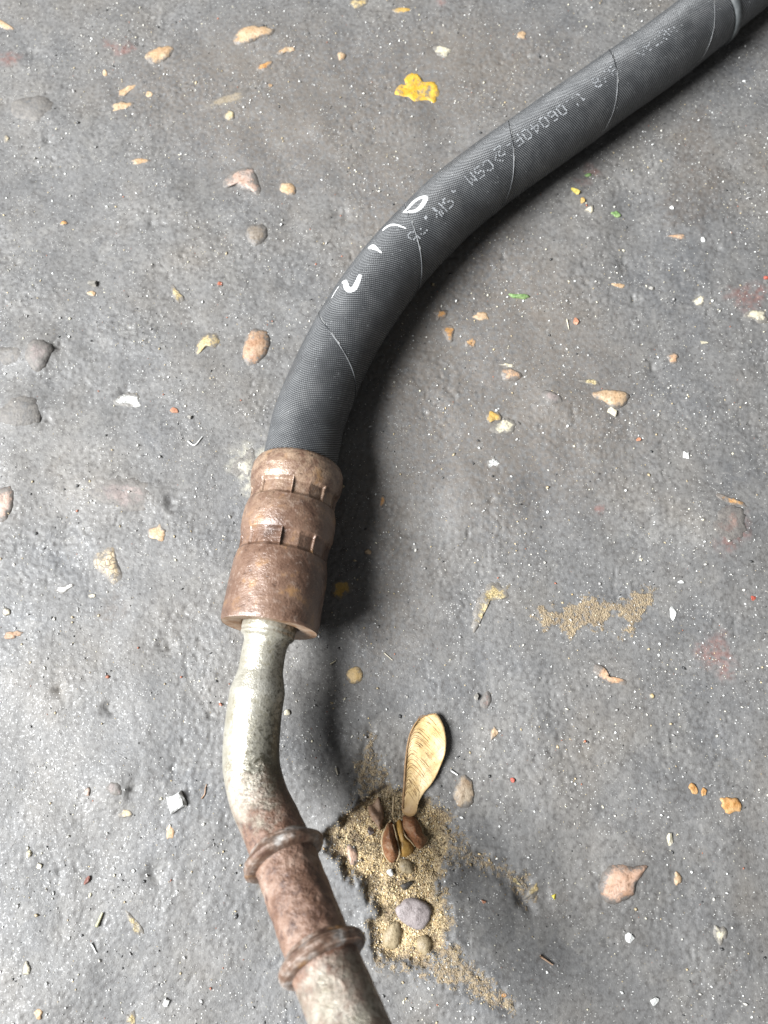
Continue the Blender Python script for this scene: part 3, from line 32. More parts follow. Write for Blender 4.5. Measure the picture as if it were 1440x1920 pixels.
TONGUE = [(-4.33, -2.7), (-2.59, -4.09), (-2.0, -9.33), (1.14, -14.78), (2.54, -20.15), (-2.82, -22.81), (-8.45, -22.81), (-8.24, -16.13), (-6.29, -10.7)]
FRINGE = [[(15.14, -40.96), (17.73, -48.49), (17.56, -55.88), (21.48, -60.73), (28.01, -65.52), (33.14, -70.25), (31.7, -73.18), (23.86, -70.25), (15.98, -66.71), (5.34, -64.33), (-2.68, -62.18), (-4.03, -59.53), (10.71, -62.54), (15.64, -57.1)], [(11.28, -21.49), (18.25, -25.46), (22.24, -33.28), (37.17, -40.96), (40.29, -47.25), (36.08, -49.74), (28.86, -42.23), (20.7, -39.06), (16.52, -40.96), (13.86, -35.86)]]
SAND_PATCH = [[(42.24, 25.67), (43.78, 29.71), (46.39, 27.91), (50.88, 27.91), (54.81, 30.92), (59.35, 31.52), (64.46, 29.41), (68.3, 30.62), (71.51, 33.18), (76.81, 33.49), (75.18, 28.66), (71.58, 24.93), (68.92, 19.75), (65.25, 20.2), (68.18, 23.44), (64.23, 26.42), (60.95, 22.26), (55.74, 22.26), (52.13, 19.02), (49.08, 22.7), (43.84, 21.96)]]
STAINS_AND_SHEEN = [([(69.89, 172.27), (70.22, 171.88), (70.46, 171.11), (69.33, 170.48), (68.4, 170.52), (67.67, 170.17), (67.1, 170.29), (66.67, 170.58), (66.49, 171.1), (67.17, 171.75), (67.57, 172.5), (68.49, 173.19), (69.15, 172.75), (69.51, 172.48)], 'red'), ([(67.12, 167.44), (66.57, 167.15), (66.26, 166.9), (65.8, 166.68), (65.02, 166.29), (64.3, 166.57), (64.32, 167.1), (63.95, 167.44), (64.17, 167.84), (64.74, 168.07), (65.27, 168.29), (65.89, 168.18), (66.69, 168.24), (67.62, 168.01)], 'red'), ([(64.39, 57.33), (63.98, 56.81), (63.57, 56.37), (63.01, 55.79), (61.91, 55.19), (61.22, 55.97), (61.07, 56.73), (60.55, 57.33), (61.04, 57.98), (61.61, 58.47), (62.35, 58.8), (63.15, 58.67), (64.38, 58.93), (65.2, 58.27)], 'red'), ([(21.74, 236.57), (22.66, 234.75), (22.95, 232.96), (22.17, 233.37), (21.78, 233.45), (21.34, 233.82), (20.77, 234.09), (19.78, 235.45), (19.58, 237.33), (19.73, 238.21), (19.6, 239.45), (20.07, 239.33), (20.54, 239.21), (21.22, 238.13)], 'red'), ([(-86.22, 218.86), (-87.12, 217.88), (-87.76, 216.63), (-89.84, 216.97), (-91.57, 217.44), (-92.95, 218.33), (-93.74, 219.42), (-96.14, 220.96), (-95.67, 222.58), (-92.79, 222.26), (-91.18, 222.13), (-89.75, 221.71), (-87.88, 221.42), (-85.42, 220.36)], 'red'), ([(-124.69, 215.76), (-124.71, 214.48), (-125.54, 213.32), (-127.73, 213.98), (-128.83, 214.03), (-130.74, 213.45), (-132.32, 214.36), (-133.21, 215.76), (-131.95, 216.93), (-130.09, 217.07), (-129.58, 218.25), (-127.97, 218.58), (-126.61, 217.72), (-125.07, 217.03)], 'red'), ([(118.3, 124.49), (116.92, 122.72), (114.94, 122.09), (113.72, 120.17), (111.14, 118.92), (109.8, 121.05), (108.3, 122.42), (107.41, 124.49), (108.95, 126.48), (110.49, 128.1), (112.73, 127.85), (114.37, 127.8), (117.82, 129.25), (119.46, 127.16)], 'red'), ([(96.31, 12.08), (96.06, 8.72), (92.81, 8.81), (91.04, 11.91), (89.15, 12.03), (87.65, 13.35), (87.52, 15.25), (87.33, 17.52), (89.62, 18.3), (91.45, 19.75), (94.41, 20.73), (94.99, 17.24), (94.74, 15.42), (96.02, 14.12)], 'red'), ([(103.5, 48.69), (101.3, 46.7), (99.94, 46.57), (98.65, 43.38), (96.98, 42.67), (96.03, 44.28), (95.76, 46.88), (97.14, 49.87), (97.8, 52.55), (99.17, 55.14), (100.48, 53.97), (101.75, 54.52), (103.4, 54.57), (103.83, 52.04)], 'red'), ([(63.67, 123.1), (78.18, 79.26), (60.89, 60.07), (45.98, 57.91), (36.32, 48.63), (22.42, 52.57), (2.65, 60.26), (-11.24, 96.69), (-8.92, 130.62), (-15.97, 170.54), (-5.45, 193.25), (14.47, 181.18), (30.52, 174.72), (44.96, 149.37)], 'warm'), ([(48.17, 200.44), (32.8, 186.66), (11.85, 179.53), (-6.12, 172.27), (-33.42, 160.37), (-56.19, 172.95), (-69.4, 186.35), (-94.45, 200.44), (-80.21, 217.33), (-56.22, 227.27), (-30.26, 229.68), (-8.92, 223.88), (28.35, 233.73), (64.4, 223.0)], 'warm'), ([(12.18, 49.4), (11.61, 35.22), (8.57, 22.18), (2.94, 16.71), (-3.46, 10.98), (-7.26, 26.33), (-6.5, 41.47), (-12.1, 49.4), (-14.0, 66.47), (-10.7, 83.39), (-3.69, 90.32), (2.18, 73.63), (6.57, 70.26), (13.1, 65.38)], 'warm'), ([(0.3, 52.55), (-0.09, 46.68), (-0.69, 40.42), (-2.23, 38.15), (-3.9, 36.66), (-5.41, 40.27), (-6.47, 45.78), (-7.73, 52.55), (-6.67, 59.62), (-4.98, 62.19), (-3.89, 66.28), (-2.29, 67.78), (-0.22, 67.57), (1.22, 61.14)], 'brown'), ([(-34.35, 67.8), (-35.17, 63.69), (-37.31, 61.82), (-39.22, 60.14), (-41.39, 59.84), (-41.84, 64.16), (-43.39, 65.91), (-45.3, 69.8), (-43.72, 74.33), (-41.45, 77.0), (-39.15, 75.48), (-37.92, 73.73), (-34.94, 75.89), (-33.37, 72.51)], 'pale'), ([(111.58, 169.06), (109.02, 160.81), (105.6, 154.28), (101.36, 148.72), (96.9, 150.21), (91.01, 149.52), (88.7, 158.54), (93.98, 169.06), (94.82, 175.46), (96.24, 184.45), (100.62, 192.52), (107.18, 197.28), (109.1, 184.88), (108.58, 175.53)], 'brown'), ([(-23.17, -40.96), (-25.31, -41.61), (-25.35, -42.6), (-26.53, -43.43), (-28.5, -43.83), (-30.65, -43.43), (-30.78, -41.93), (-31.46, -40.96), (-31.79, -39.72), (-29.7, -39.33), (-28.37, -38.9), (-26.71, -38.52), (-24.76, -38.77), (-22.36, -39.42)], 'gold'), ([(-71.9, 27.91), (-72.98, 26.08), (-73.93, 24.74), (-75.44, 24.77), (-76.7, 24.14), (-79.16, 22.96), (-80.33, 25.47), (-79.68, 27.91), (-79.26, 29.53), (-78.26, 30.49), (-77.61, 32.56), (-75.77, 33.27), (-74.48, 31.1), (-72.9, 29.99)], 'brown'), ([(10.31, 185.56), (-0.35, 177.12), (-14.24, 174.64), (-22.76, 171.27), (-32.77, 172.24), (-45.1, 171.97), (-54.26, 177.6), (-51.22, 185.56), (-56.59, 194.08), (-49.89, 202.26), (-34.15, 200.51), (-23.82, 199.05), (-16.68, 194.99), (-5.34, 192.6)], 'brown')]
LUMPS = [((-117.93, 195.07), 8.4, 1.2), ((-105.3, 106.32), 8.4, 1.2), ((-78.86, 65.41), 9.8, 0.8), ((-65.23, 60.54), 6.3, 1.0), ((-108.55, 85.41), 8.4, 1.2), ((-40.53, 226.99), 8.4, 0.8), ((51.37, 90.55), 6.3, 1.2), ((96.88, 51.76), 14.0, 2.6), ((61.12, -42.86), 8.4, 1.2), ((-71.35, -20.15), 6.3, 1.2), ((-21.29, 187.66), 4.2, 0.8), ((7.13, 191.88), 8.4, 0.8), ((94.45, 155.06), 8.4, 1.0), ((72.52, -30.69), 16.8, 1.5), ((-82.58, -66.71), 12.6, 1.2), ((-11.42, -12.06), 9.8, 0.8), ((-67.24, 159.02), 12.6, 0.9), ((69.99, 149.18), 8.4, 0.8), ((6.48, 99.25), 8.4, 0.7), ((41.18, -16.13), 12.6, 1.0), ((-99.13, 185.56), 9.8, 1.0), ((27.95, 60.54), 11.2, 1.0), ((82.53, -54.66), 12.6, 1.5), ((-99.78, 108.11), 2.0, -1.4), ((-101.17, 83.71), 2.0, -1.0), ((-61.24, 58.93), 3.1, -1.4), ((-111.18, 182.42), 1.4, -1.5), ((-90.34, 129.51), 0.8, -0.6), ((-78.07, 93.14), 2.2, -1.0), ((-60.56, 16.83), 2.0, -1.3), ((-74.6, 0.37), 2.0, -1.3), ((-88.88, 5.31), 1.1, -1.2), ((-59.2, -40.96), 2.8, -1.2), ((36.93, -46.0), 4.8, -2.4), ((75.91, 137.63), 2.0, -1.2), ((78.14, 123.56), 1.7, -1.2), ((60.44, 132.89), 1.7, -0.8), ((29.0, -38.42), 7.0, -1.0), ((105.85, 141.45), 1.4, -1.0), ((-13.74, 155.06), 3.1, -1.2), ((-73.55, 151.14), 3.1, -0.9), ((-66.4, -20.15), 1.4, -1.4), ((31.01, 58.93), 1.1, -1.0), ((-75.86, 231.55), 4.2, -1.0), ((-120.56, 217.99), 2.8, -1.0), ((81.98, 101.0), 2.0, -1.0), ((19.09, -48.49), 4.2, -0.8)]
CHALK = [([(79.92, -32.4), (81.84, -31.7), (84.53, -32.7), (86.38, -29.4), (87.32, -23.3), (87.19, -18.2), (86.16, -15.3), (83.59, -12.7), (81.71, -16.0), (80.63, -24.8), (79.99, -33.4)], [0.5, 1.0, 1.3, 1.3, 1.4, 1.5, 1.4, 1.3, 1.1, 0.8, 0.5]), ([(72.13, -41.2), (73.29, -40.7), (74.36, -35.3), (74.96, -25.0), (75.19, -13.7), (75.39, -4.1)], [0.5, 1.2, 1.0, 0.6, 0.45, 0.3]), ([(64.99, -38.6), (65.84, -36.9), (65.68, -28.7), (65.23, -18.7), (64.84, -9.5)], [0.8, 1.6, 1.5, 0.7, 0.35]), ([(52.04, -42.2), (52.62, -38.6), (51.66, -31.3), (50.7, -25.5), (50.18, -17.7), (51.18, -12.8), (53.17, -13.8), (55.82, -17.5)], [0.8, 1.3, 1.4, 1.5, 1.6, 1.6, 1.4, 1.0]), ([(46.76, -43.8), (48.94, -45.3), (50.94, -45.2)], [0.25, 0.35, 0.35])]
WING = [(4.65, -24.88), (5.04, -19.48), (5.52, -12.74), (6.55, -6.75), (8.38, -3.08), (10.66, -1.42), (13.83, -0.72), (15.52, -2.64), (16.44, -5.89), (16.36, -10.19), (15.04, -14.02), (13.11, -17.81), (10.41, -21.15), (8.97, -23.64), (8.5, -25.91), (7.05, -26.85), (5.21, -26.2)]
NUT_LEFT = [(1.79, -28.16), (0.7, -29.39), (-0.26, -31.42), (-0.52, -33.85), (0.04, -36.26), (1.04, -37.86), (2.42, -38.66), (3.37, -37.86), (4.07, -35.86), (3.65, -33.45), (3.09, -31.02), (2.45, -28.98)]
NUT_RIGHT = [(5.08, -27.14), (6.83, -26.94), (8.79, -27.96), (9.86, -29.8), (10.36, -31.42), (11.48, -32.44), (11.12, -33.65), (9.36, -35.06), (8.07, -34.25), (6.78, -32.64), (5.49, -31.42), (4.63, -29.39)]
NUT_MIDDLE = [(3.1, -28.98), (4.2, -27.76), (5.06, -29.39), (5.92, -31.83), (7.64, -33.85), (7.62, -35.86), (5.88, -37.06), (4.37, -36.86), (3.73, -34.25), (3.22, -31.42)]
STALK = [(2.38, -27.03), (2.39, -24.8), (2.54, -22.02)]
SEED_BASE = (4.17, -33.28)
LOOSE = [('slab', 'white_chip', 'square white chip lying left of the bent metal tube', 'chip', -54.47, -23.21, 4.22, 4.26, 1.8, -25, 'white', None), ('chunk', 'brick_chip', 'orange-red chip lying left of the rusty ferrule', 'chip', -62.69, 87.12, 2.4, 3.58, 0.8, 15, 'brick', None), ('chunk', 'stone_crumb', 'small grey crumb just right of the orange-red chip', 'crumb', -57.91, 84.9, 1.75, 1.61, 1.2, 0, 'greystone', None), ('chunk', 'stone_crumb', 'grey-tan crumb casting a dark shadow near the left edge, above the rough pinkish lump', 'crumb', -91.17, 129.51, 3.01, 3.0, 2.0, 10, 'greystone', None), ('chunk', 'red_crumb', 'dark red-brown crumb on pale ground at lower left', 'crumb', -76.55, -42.35, 1.51, 2.92, 1.0, 10, 'darkred', None), ('chunk', 'brick_crumb', 'brick-red crumb beside a pale splinter right of the hose', 'crumb', 59.42, 116.59, 2.97, 2.22, 1.3, 0, 'brick', None), ('chunk', 'brick_crumb', 'brick-red crumb up and left of the square white chip at right', 'crumb', 75.84, 77.97, 2.22, 1.6, 1.0, 0, 'brick', None), ('slab', 'white_chip', 'small square white chip near the right edge above the big buried stone', 'chip', 88.95, 72.81, 1.89, 2.12, 0.7, 10, 'white', None), ('chunk', 'white_sliver', 'long white sliver lying right of the tan sand patch', 'sliver', 80.99, 26.72, 1.94, 4.69, 0.9, 10, 'white', None), ('chunk', 'white_chip', 'small white chip just above the long white sliver', 'chip', 83.75, 35.16, 1.81, 1.35, 0.8, 30, 'white', None), ('chunk', 'small_pebble', 'round grey pebble touching the mauve embedded stone right of the seed wing', 'pebble', 25.31, 3.9, 1.89, 2.12, 1.6, 0, 'greystone', None), ('flake', 'orange_flake', 'larger orange flake near the right edge at lower right', 'flake', 91.38, -24.14, 5.9, 3.78, 0.5, 15, 'orange', None), ('flake', 'orange_flake', 'small orange flake, left of two specks above the larger orange flake', 'flake', 81.69, -19.89, 1.98, 3.17, 0.4, -30, 'orange', None), ('flake', 'orange_flake', 'tiny orange speck, right of two above the larger orange flake', 'flake', 84.42, -20.82, 1.69, 1.9, 0.4, 0, 'orange', None), ('chunk', 'pale_seed', 'pale oval seed above the buried peach stone at lower right', 'seed', 74.18, -32.25, 1.67, 4.05, 1.3, 10, 'cream', None), ('chunk', 'yellow_crumb', 'bright yellow crumb right of the small broken hollow', 'crumb', 43.63, -46.12, 1.23, 1.69, 0.8, 0, 'brightyellow', None), ('chunk', 'orange_crumb', 'orange crumb in the shadow right of the sandy hollow', 'crumb', 25.41, -47.12, 1.5, 1.22, 0.8, 20, 'brick', None), ('slab', 'cream_chip', 'cream chip under the tan triangular stone right of the hose', 'chip', 68.59, 86.95, 2.72, 2.15, 0.6, 35, 'cream', None), ('chunk', 'cream_chip', 'cream oval chip near the right edge above the orange-tan spot', 'chip', 97.94, 109.36, 2.95, 1.47, 0.8, 5, 'cream', None), ('chunk', 'small_pebble', 'grey three-sided pebble in the upper right ground', 'pebble', 83.85, 128.02, 2.0, 2.24, 1.6, 0, 'greystone', None), ('chunk', 'white_crumb', 'cream-white crumb at the left edge, upper of two', 'crumb', -91.72, -35.86, 1.66, 1.86, 1.0, 0, 'cream', None), ('chunk', 'white_crumb', 'cream-white crumb at the left edge, lower of two', 'crumb', -89.19, -38.67, 1.66, 1.7, 1.0, 0, 'cream', None), ('slab', 'white_chip', 'tiny white triangular chip near the bottom left', 'chip', -54.09, -70.25, 1.33, 1.63, 0.6, 20, 'white', None), ('chunk', 'yellow_pellet', 'yellow-green pellet beside the shadow of the hose', 'pellet', 62.12, 162.61, 4.15, 2.91, 1.6, 10, 'yellowgreen', None), ('chunk', 'yellow_pellet', 'orange-yellow pellet just below the yellow-green pellet', 'pellet', 63.99, 159.42, 2.07, 2.51, 1.3, 0, 'ochre', None), ('chunk', 'green_pellet', 'green speck on the red paint smear by the hose', 'pellet', 66.37, 169.27, 2.26, 1.76, 0.9, 0, 'green', None), ('flake', 'green_leaf_bit', 'round pale green leaf bit right of the hose shadow', 'leaf bit', 74.69, 154.87, 2.58, 2.5, 0.4, 0, 'green', None), ('flake', 'green_leaf_bit', 'long torn green leaf bit right of the hose', 'leaf bit', 42.14, 125.42, 6.0, 1.49, 0.8, 5, 'green', None), ('flake', 'brown_leaf_scrap', 'curled pinkish-brown leaf scrap left of the sycamore seed', 'leaf scrap', -1.82, -26.25, 4.21, 7.22, 1.6, -12, 'leafbrown', None), ('dome', 'smooth_pebble', 'flat mauve-grey pebble lying in the sandy hollow', 'pebble', 7.75, -50.48, 9.52, 9.44, 3.0, -8, 'mauve', None), ('dome', 'smooth_pebble', 'tan rounded pebble in the sandy hollow, left below the mauve pebble', 'pebble', 2.16, -55.64, 4.86, 6.96, 3.2, 20, 'sandstone', None), ('dome', 'smooth_pebble', 'tan rounded pebble in the sandy hollow, right below the mauve pebble', 'pebble', 10.24, -57.71, 4.58, 4.53, 2.6, 0, 'sandstone', None), ('dome', 'smooth_pebble', 'tan rounded pebble just below the sycamore seed pods', 'pebble', 5.93, -39.31, 4.14, 3.71, 2.2, 0, 'sandstone', None), ('chunk', 'dark_crumb', 'blackish crumb in the sand above the mauve pebble', 'crumb', 5.76, -43.99, 4.11, 2.76, 1.6, 0, 'black', None), ('chunk', 'white_crumb', 'white crumb in the sand between seed pods and blackish crumb', 'crumb', 1.51, -40.71, 2.07, 1.85, 1.2, 0, 'white', None), ('chunk', 'small_pebble', 'reddish-purple crumb in the sand left of the seed pods', 'crumb', -3.49, -30.69, 2.79, 2.5, 1.4, 0, 'mauve', None), ('chunk', 'cream_chip', 'cream chip touching the right side of the bent tube', 'chip', -26.48, -0.47, 2.03, 2.43, 1.0, -30, 'cream', None), ('chunk', 'white_chip', 'white chip beside the embedded round tan stone patches at upper right', 'chip', 92.5, 156.25, 1.72, 1.54, 0.9, -20, 'white', None), ('chunk', 'white_chip', 'white chip with a dark side near the upper right', 'chip', 101.47, 144.92, 1.87, 1.9, 1.4, -40, 'white', None), ('chunk', 'red_crumb', 'small bright red crumb at the far right edge', 'crumb', 120.2, 131.58, 1.68, 1.69, 0.8, 0, 'red', None), ('chunk', 'red_crumb', 'bright red crumb near the right edge beside the long white sliver', 'crumb', 103.72, 30.62, 1.8, 1.34, 0.8, -10, 'red', None), ('chunk', 'red_crumb', 'red crumb right of the seed wing at mid height', 'crumb', 34.0, -18.01, 1.42, 1.43, 0.8, 0, 'red', None), ('chunk', 'white_crumb', 'crumbly white lump right below the peach stone', 'crumb', 61.78, -55.27, 2.7, 2.42, 1.0, 25, 'white', None), ('chunk', 'white_crumb', 'branching white crumb near the bottom right', 'crumb', 67.13, -69.78, 3.71, 2.08, 0.9, -30, 'white', None)]
SPLINTERS = [('straw_splinter', 'pale bent splinter left of the rusty ferrule', 'splinter', [(-58.07, 77.3), (-55.93, 75.97), (-53.87, 78.64)], 0.25, 'white'), ('straw_splinter', 'short greenish straw lying at lower left below the red-brown crumb', 'splinter', [(-72.93, -53.07), (-72.29, -51.22), (-71.74, -49.86)], 0.45, 'strawgreen'), ('curled_thread', 'curled brownish thread left of the bent tube', 'thread', [(-48.04, -22.42), (-47.27, -21.22), (-47.2, -19.89), (-46.98, -18.82)], 0.2, 'leafbrown'), ('straw_splinter', 'thin pale splinter beside the brick-red crumb right of the hose', 'splinter', [(56.48, 117.14), (56.93, 113.69)], 0.22, 'cream'), ('straw_splinter', 'pale splinter right of the sycamore wing', 'splinter', [(17.77, -15.32), (19.58, -16.53)], 0.3, 'white'), ('straw_splinter', 'short pale splinter in the shadow beside the tube neck', 'splinter', [(-14.84, 12.33), (-13.24, 13.34)], 0.25, 'cream'), ('straw_splinter', 'tiny pale splinter in the bent tube shadow', 'splinter', [(-12.8, -14.64), (-12.21, -16.4)], 0.25, 'cream'), ('straw_splinter', 'two-tone straw splinter in the dark ground at lower right', 'splinter', [(39.25, -59.65), (42.36, -61.7)], 0.3, 'leafbrown'), ('straw_splinter', 'thin bluish-white splinter near the lower left', 'splinter', [(-73.93, -56.86), (-72.38, -59.04)], 0.25, 'white'), ('straw_splinter', 'thin pale splinter near the right edge of the ferrule shadow', 'splinter', [(0.0, 15.52), (2.35, 13.48)], 0.15, 'cream')]
YELLOW_FLAKE = [(3.6, 202.6), (5.41, 204.77), (7.22, 205.5), (6.94, 208.41), (10.27, 210.24), (12.07, 208.78), (13.55, 206.59), (16.86, 206.22), (18.61, 203.32), (18.25, 200.08), (17.02, 197.93), (14.35, 199.0), (10.15, 197.93), (8.38, 199.72), (4.79, 200.08)]
MAUVE = [(2.6, -49.66), (4.74, -47.52), (6.45, -46.62), (9.22, -47.13), (11.55, -48.42), (12.38, -49.74), (11.7, -52.36), (9.77, -54.36), (7.45, -54.09), (4.49, -52.55)]

# ------------------------------------------------------------------ numpy noise
def _hash(ix, iy, seed):
    h = (ix.astype(np.int64) * 374761393 + iy.astype(np.int64) * 668265263 + seed * 1442695041) & 0xffffffff
    h = ((h ^ (h >> 13)) * 1274126177) & 0xffffffff
    return ((h ^ (h >> 16)) & 0xffff) / 65536.0
def perlin(x, y, seed=0):
    ix = np.floor(x); iy = np.floor(y); fx = x - ix; fy = y - iy
    u = fx * fx * fx * (fx * (fx * 6 - 15) + 10); v = fy * fy * fy * (fy * (fy * 6 - 15) + 10)
    def g(dx, dy):
        a = _hash(ix + dx, iy + dy, seed) * 2 * np.pi
        return np.cos(a) * (fx - dx) + np.sin(a) * (fy - dy)
    a = g(0, 0); b = g(1, 0); c = g(0, 1); d = g(1, 1)
    return (a + (b - a) * u + (c - a) * v + (a - b - c + d) * u * v) * 1.5
def fbm(x, y, size, octv=3, seed=0, gain=.5):
    s = 0; amp = 1.0
    for k in range(octv):
        s = s + amp * perlin(x / size, y / size, seed + k * 17); size *= .5; amp *= gain
    return s
def sdpoly(x, y, pts):
    """signed distance to a polygon, negative inside"""
    d = np.full(x.shape, 1e9); ins = np.zeros(x.shape, bool); n = len(pts)
    for i in range(n):
        ax, ay = pts[i]; bx, by = pts[(i + 1) % n]
        ex, ey = bx - ax, by - ay; L = ex * ex + ey * ey + 1e-9
        t = np.clip(((x - ax) * ex + (y - ay) * ey) / L, 0, 1)
        d = np.minimum(d, (x - ax - ex * t) ** 2 + (y - ay - ey * t) ** 2)
        c = ((ay > y) != (by > y)) & (x < (bx - ax) * (y - ay) / ((by - ay) if by != ay else 1e-9) + ax)
        ins ^= c
    d = np.sqrt(d)
    return np.where(ins, -d, d)
def sstep(a, b, x):
    t = np.clip((x - a) / (b - a), 0, 1); return t * t * (3 - 2 * t)
def near(x, y, pts, m):
    px = [p[0] for p in pts]; py = [p[1] for p in pts]
    return (x > min(px) - m) & (x < max(px) + m) & (y > min(py) - m) & (y < max(py) + m)
def local_sd(x, y, pts, m=8):
    d = np.full(x.shape, 50.0); k = near(x, y, pts, m)
    if k.any(): d[k] = sdpoly(x[k], y[k], pts)
    return d

# ------------------------------------------------------------------ the ground's relief (mm), one function used by everything
def hollow_mask(x, y):
    e = 1.9 * perlin(x / 3.6, y / 3.6, 91) + .9 * perlin(x / 1.2, y / 1.2, 92)
    return sstep(1.1, -1.3, local_sd(x, y, HOLLOW) + e)
def ground_h(x, y):
    x = np.asarray(x, float); y = np.asarray(y, float)
    h = .75 * fbm(x, y, 46, 2, 1) + .42 * fbm(x, y, 17, 2, 5)
    worn = sstep(-.35, .5, fbm(x, y, 30, 2, 77))                     # smoother, trodden areas
    h += (.13 * fbm(x, y, 7.5, 2, 9) + .07 * fbm(x, y, 2.6, 2, 13)) * (.5 + .75 * worn)
    h += .12 * fbm(x, y, 1.15, 1, 21) * (.4 + .9 * worn)
    pit = perlin(x / 2.3, y / 2.3, 31); h -= .40 * sstep(.55, .8, pit) * worn
    crk = np.abs(fbm(x, y, 24, 3, 41)); h -= .16 * sstep(.035, 0.0, crk) * sstep(.0, .4, fbm(x, y, 40, 1, 47))
    x0, x1, y0, y1 = x.min(), x.max(), y.min(), y.max()
    for (cx, cy), r, a in LUMPS:
        if cx + 3 * r < x0 or cx - 3 * r > x1 or cy + 3 * r < y0 or cy - 3 * r > y1: continue
        q = (x - cx) ** 2 + ((y - cy)) ** 2; k = q < (3 * r) ** 2
        if not k.any(): continue
        w = np.exp(-q[k] / (r * r)) * a
        if a < 0: w = .6 * w * (1 + .8 * perlin(x[k] / (r * .7), y[k] / (r * .7), 51))
        h[k] += w
    m = hollow_mask(x, y)
    rim = sstep(5, 0, np.abs(local_sd(x, y, HOLLOW) - 1.0)) * .35
    h = h + rim * (1 - m)
    h = h * (1 - m) + m * (-2.0 + .7 * fbm(x, y, 7, 2, 61) + .35 * fbm(x, y, 2, 2, 63))
    for pl in FRINGE + [TONGUE]:
        h -= .5 * sstep(1.0, -1.5, local_sd(x, y, pl) + perlin(x / 2, y / 2, 71)) * (1 - m) * (1 + .9 * perlin(x / 1.6, y / 1.6, 72))
    # trodden flat beneath the hose fitting
    (ax, ay, _), (bx, by, _) = FERRULE_AXIS
    ex, ey = bx - ax, by - ay; t = np.clip(((x - ax) * ex + (y - ay) * ey) / (ex * ex + ey * ey), 0, 1)
    q = np.hypot(x - ax - ex * t, y - ay - ey * t)
    w = sstep(14, 5, q); h = h * (1 - w) + w * np.minimum(h, .0)
    hx = np.array([p[:2] for p in HOSE]); q = np.full(x.shape, 1e9)
    for i in range(3, len(hx) - 1):
        ax, ay = hx[i]; ex, ey = hx[i + 1] - hx[i]
        t = np.clip(((x - ax) * ex + (y - ay) * ey) / (ex * ex + ey * ey), 0, 1)
        q = np.minimum(q, np.hypot(x - ax - ex * t, y - ay - ey * t))
    w = sstep(9, 3, q); h = h * (1 - w) + w * np.minimum(h, .1)
    return h
def gh(x, y): return float(ground_h(np.array([x]), np.array([y]))[0])

# ------------------------------------------------------------------ node helpers
class Mat:
    def __init__(s, name):
        s.m = bpy.data.materials.new(name); s.m.use_nodes = True; s.t = s.m.node_tree
        s.b = s.t.nodes['Principled BSDF']; s._tc = None
    def n(s, typ, **kw):
        nd = s.t.nodes.new('ShaderNode' + typ)
        for k, v in kw.items():
            if k in nd.inputs.keys(): s.put(nd.inputs[k], v)
            else: setattr(nd, k, v)
        return nd
    def put(s, sock, v):
        if isinstance(v, bpy.types.NodeSocket): s.t.links.new(v, sock)
        elif isinstance(v, (tuple, list)) and len(v) == 3 and sock.type == 'RGBA': sock.default_value = (*v, 1)
        else: sock.default_value = v
    def obj(s):
        if not s._tc: s._tc = s.t.nodes.new('ShaderNodeTexCoord')
        return s._tc.outputs['Object']
    def uv(s):
        s.obj(); return s._tc.outputs['UV']
    def noise(s, mm, detail=3, rough=.55, vec=None, dist=0):
        return s.n('TexNoise', Vector=vec or s.obj(), Scale=1000 / mm, Detail=detail, Roughness=rough, Distortion=dist).outputs['Fac']
    def voro(s, mm, vec=None, feature='F1'):
        nd = s.n('TexVoronoi', feature=feature, Vector=vec or s.obj(), Scale=1000 / mm)
        return nd
    def ramp(s, fac, stops, interp='LINEAR'):
        nd = s.t.nodes.new('ShaderNodeValToRGB'); s.t.links.new(fac, nd.inputs[0]); nd.color_ramp.interpolation = interp
        el = nd.color_ramp.elements
        while len(el) < len(stops): el.new(.5)
        for e, (p, c) in zip(el, stops):
            e.position = p; e.color = (*c, 1) if isinstance(c, (tuple, list)) else (c, c, c, 1)
        return nd.outputs[0]
    def mix(s, fac, a, b, mode='MIX'):
        nd = s.t.nodes.new('ShaderNodeMix'); nd.data_type = 'RGBA'; nd.blend_type = mode
        s.put(nd.inputs[0], fac); s.put(nd.inputs[6], a); s.put(nd.inputs[7], b); return nd.outputs[2]
    def math(s, op, a, b=0.0, c=0.0):
        nd = s.t.nodes.new('ShaderNodeMath'); nd.operation = op
        s.put(nd.inputs[0], a); s.put(nd.inputs[1], b); s.put(nd.inputs[2], c); return nd.outputs[0]
    def bump(s, height, mm, strength=1.0, normal=None):
        nd = s.t.nodes.new('ShaderNodeBump'); nd.inputs['Strength'].default_value = strength; nd.inputs['Distance'].default_value = mm * MM
        s.t.links.new(height, nd.inputs['Height'])
        if normal: s.t.links.new(normal, nd.inputs['Normal'])
        return nd.outputs[0]
    def attr(s, name, out='Fac'):
        return s.n('Attribute', attribute_name=name).outputs[out]
    def set(s, **kw):
        for k, v in kw.items(): s.put(s.b.inputs[k.replace('_', ' ')], v)
        return s.m

# ------------------------------------------------------------------ mesh helpers
def new_mesh(name, verts, faces, mat, parent=None, smooth=True, uvs=None, base=(0, 0, 0)):
    me = bpy.data.meshes.new(name)
    v = (np.asarray(verts, float) - np.asarray(base)) * MM
    me.from_pydata(v.tolist(), [], faces); 
    if smooth: me.polygons.foreach_set('use_smooth', np.ones(len(me.polygons), bool))
    if uvs is not None:
        ul = me.uv_layers.new(name='UVMap'); li = np.zeros(len(me.loops), np.int32); me.loops.foreach_get('vertex_index', li)
        ul.data.foreach_set('uv', np.asarray(uvs, np.float32)[li].ravel())
    me.materials.append(mat); me.update()
    o = bpy.data.objects.new(name, me); col.objects.link(o)
    if parent: o.parent = parent
    return o
def tag(o, label=None, cat=None, group=None, kind=None):
    if label: o['label'] = label
    if cat: o['category'] = cat
    if group: o['group'] = group
    if kind: o['kind'] = kind
    return o
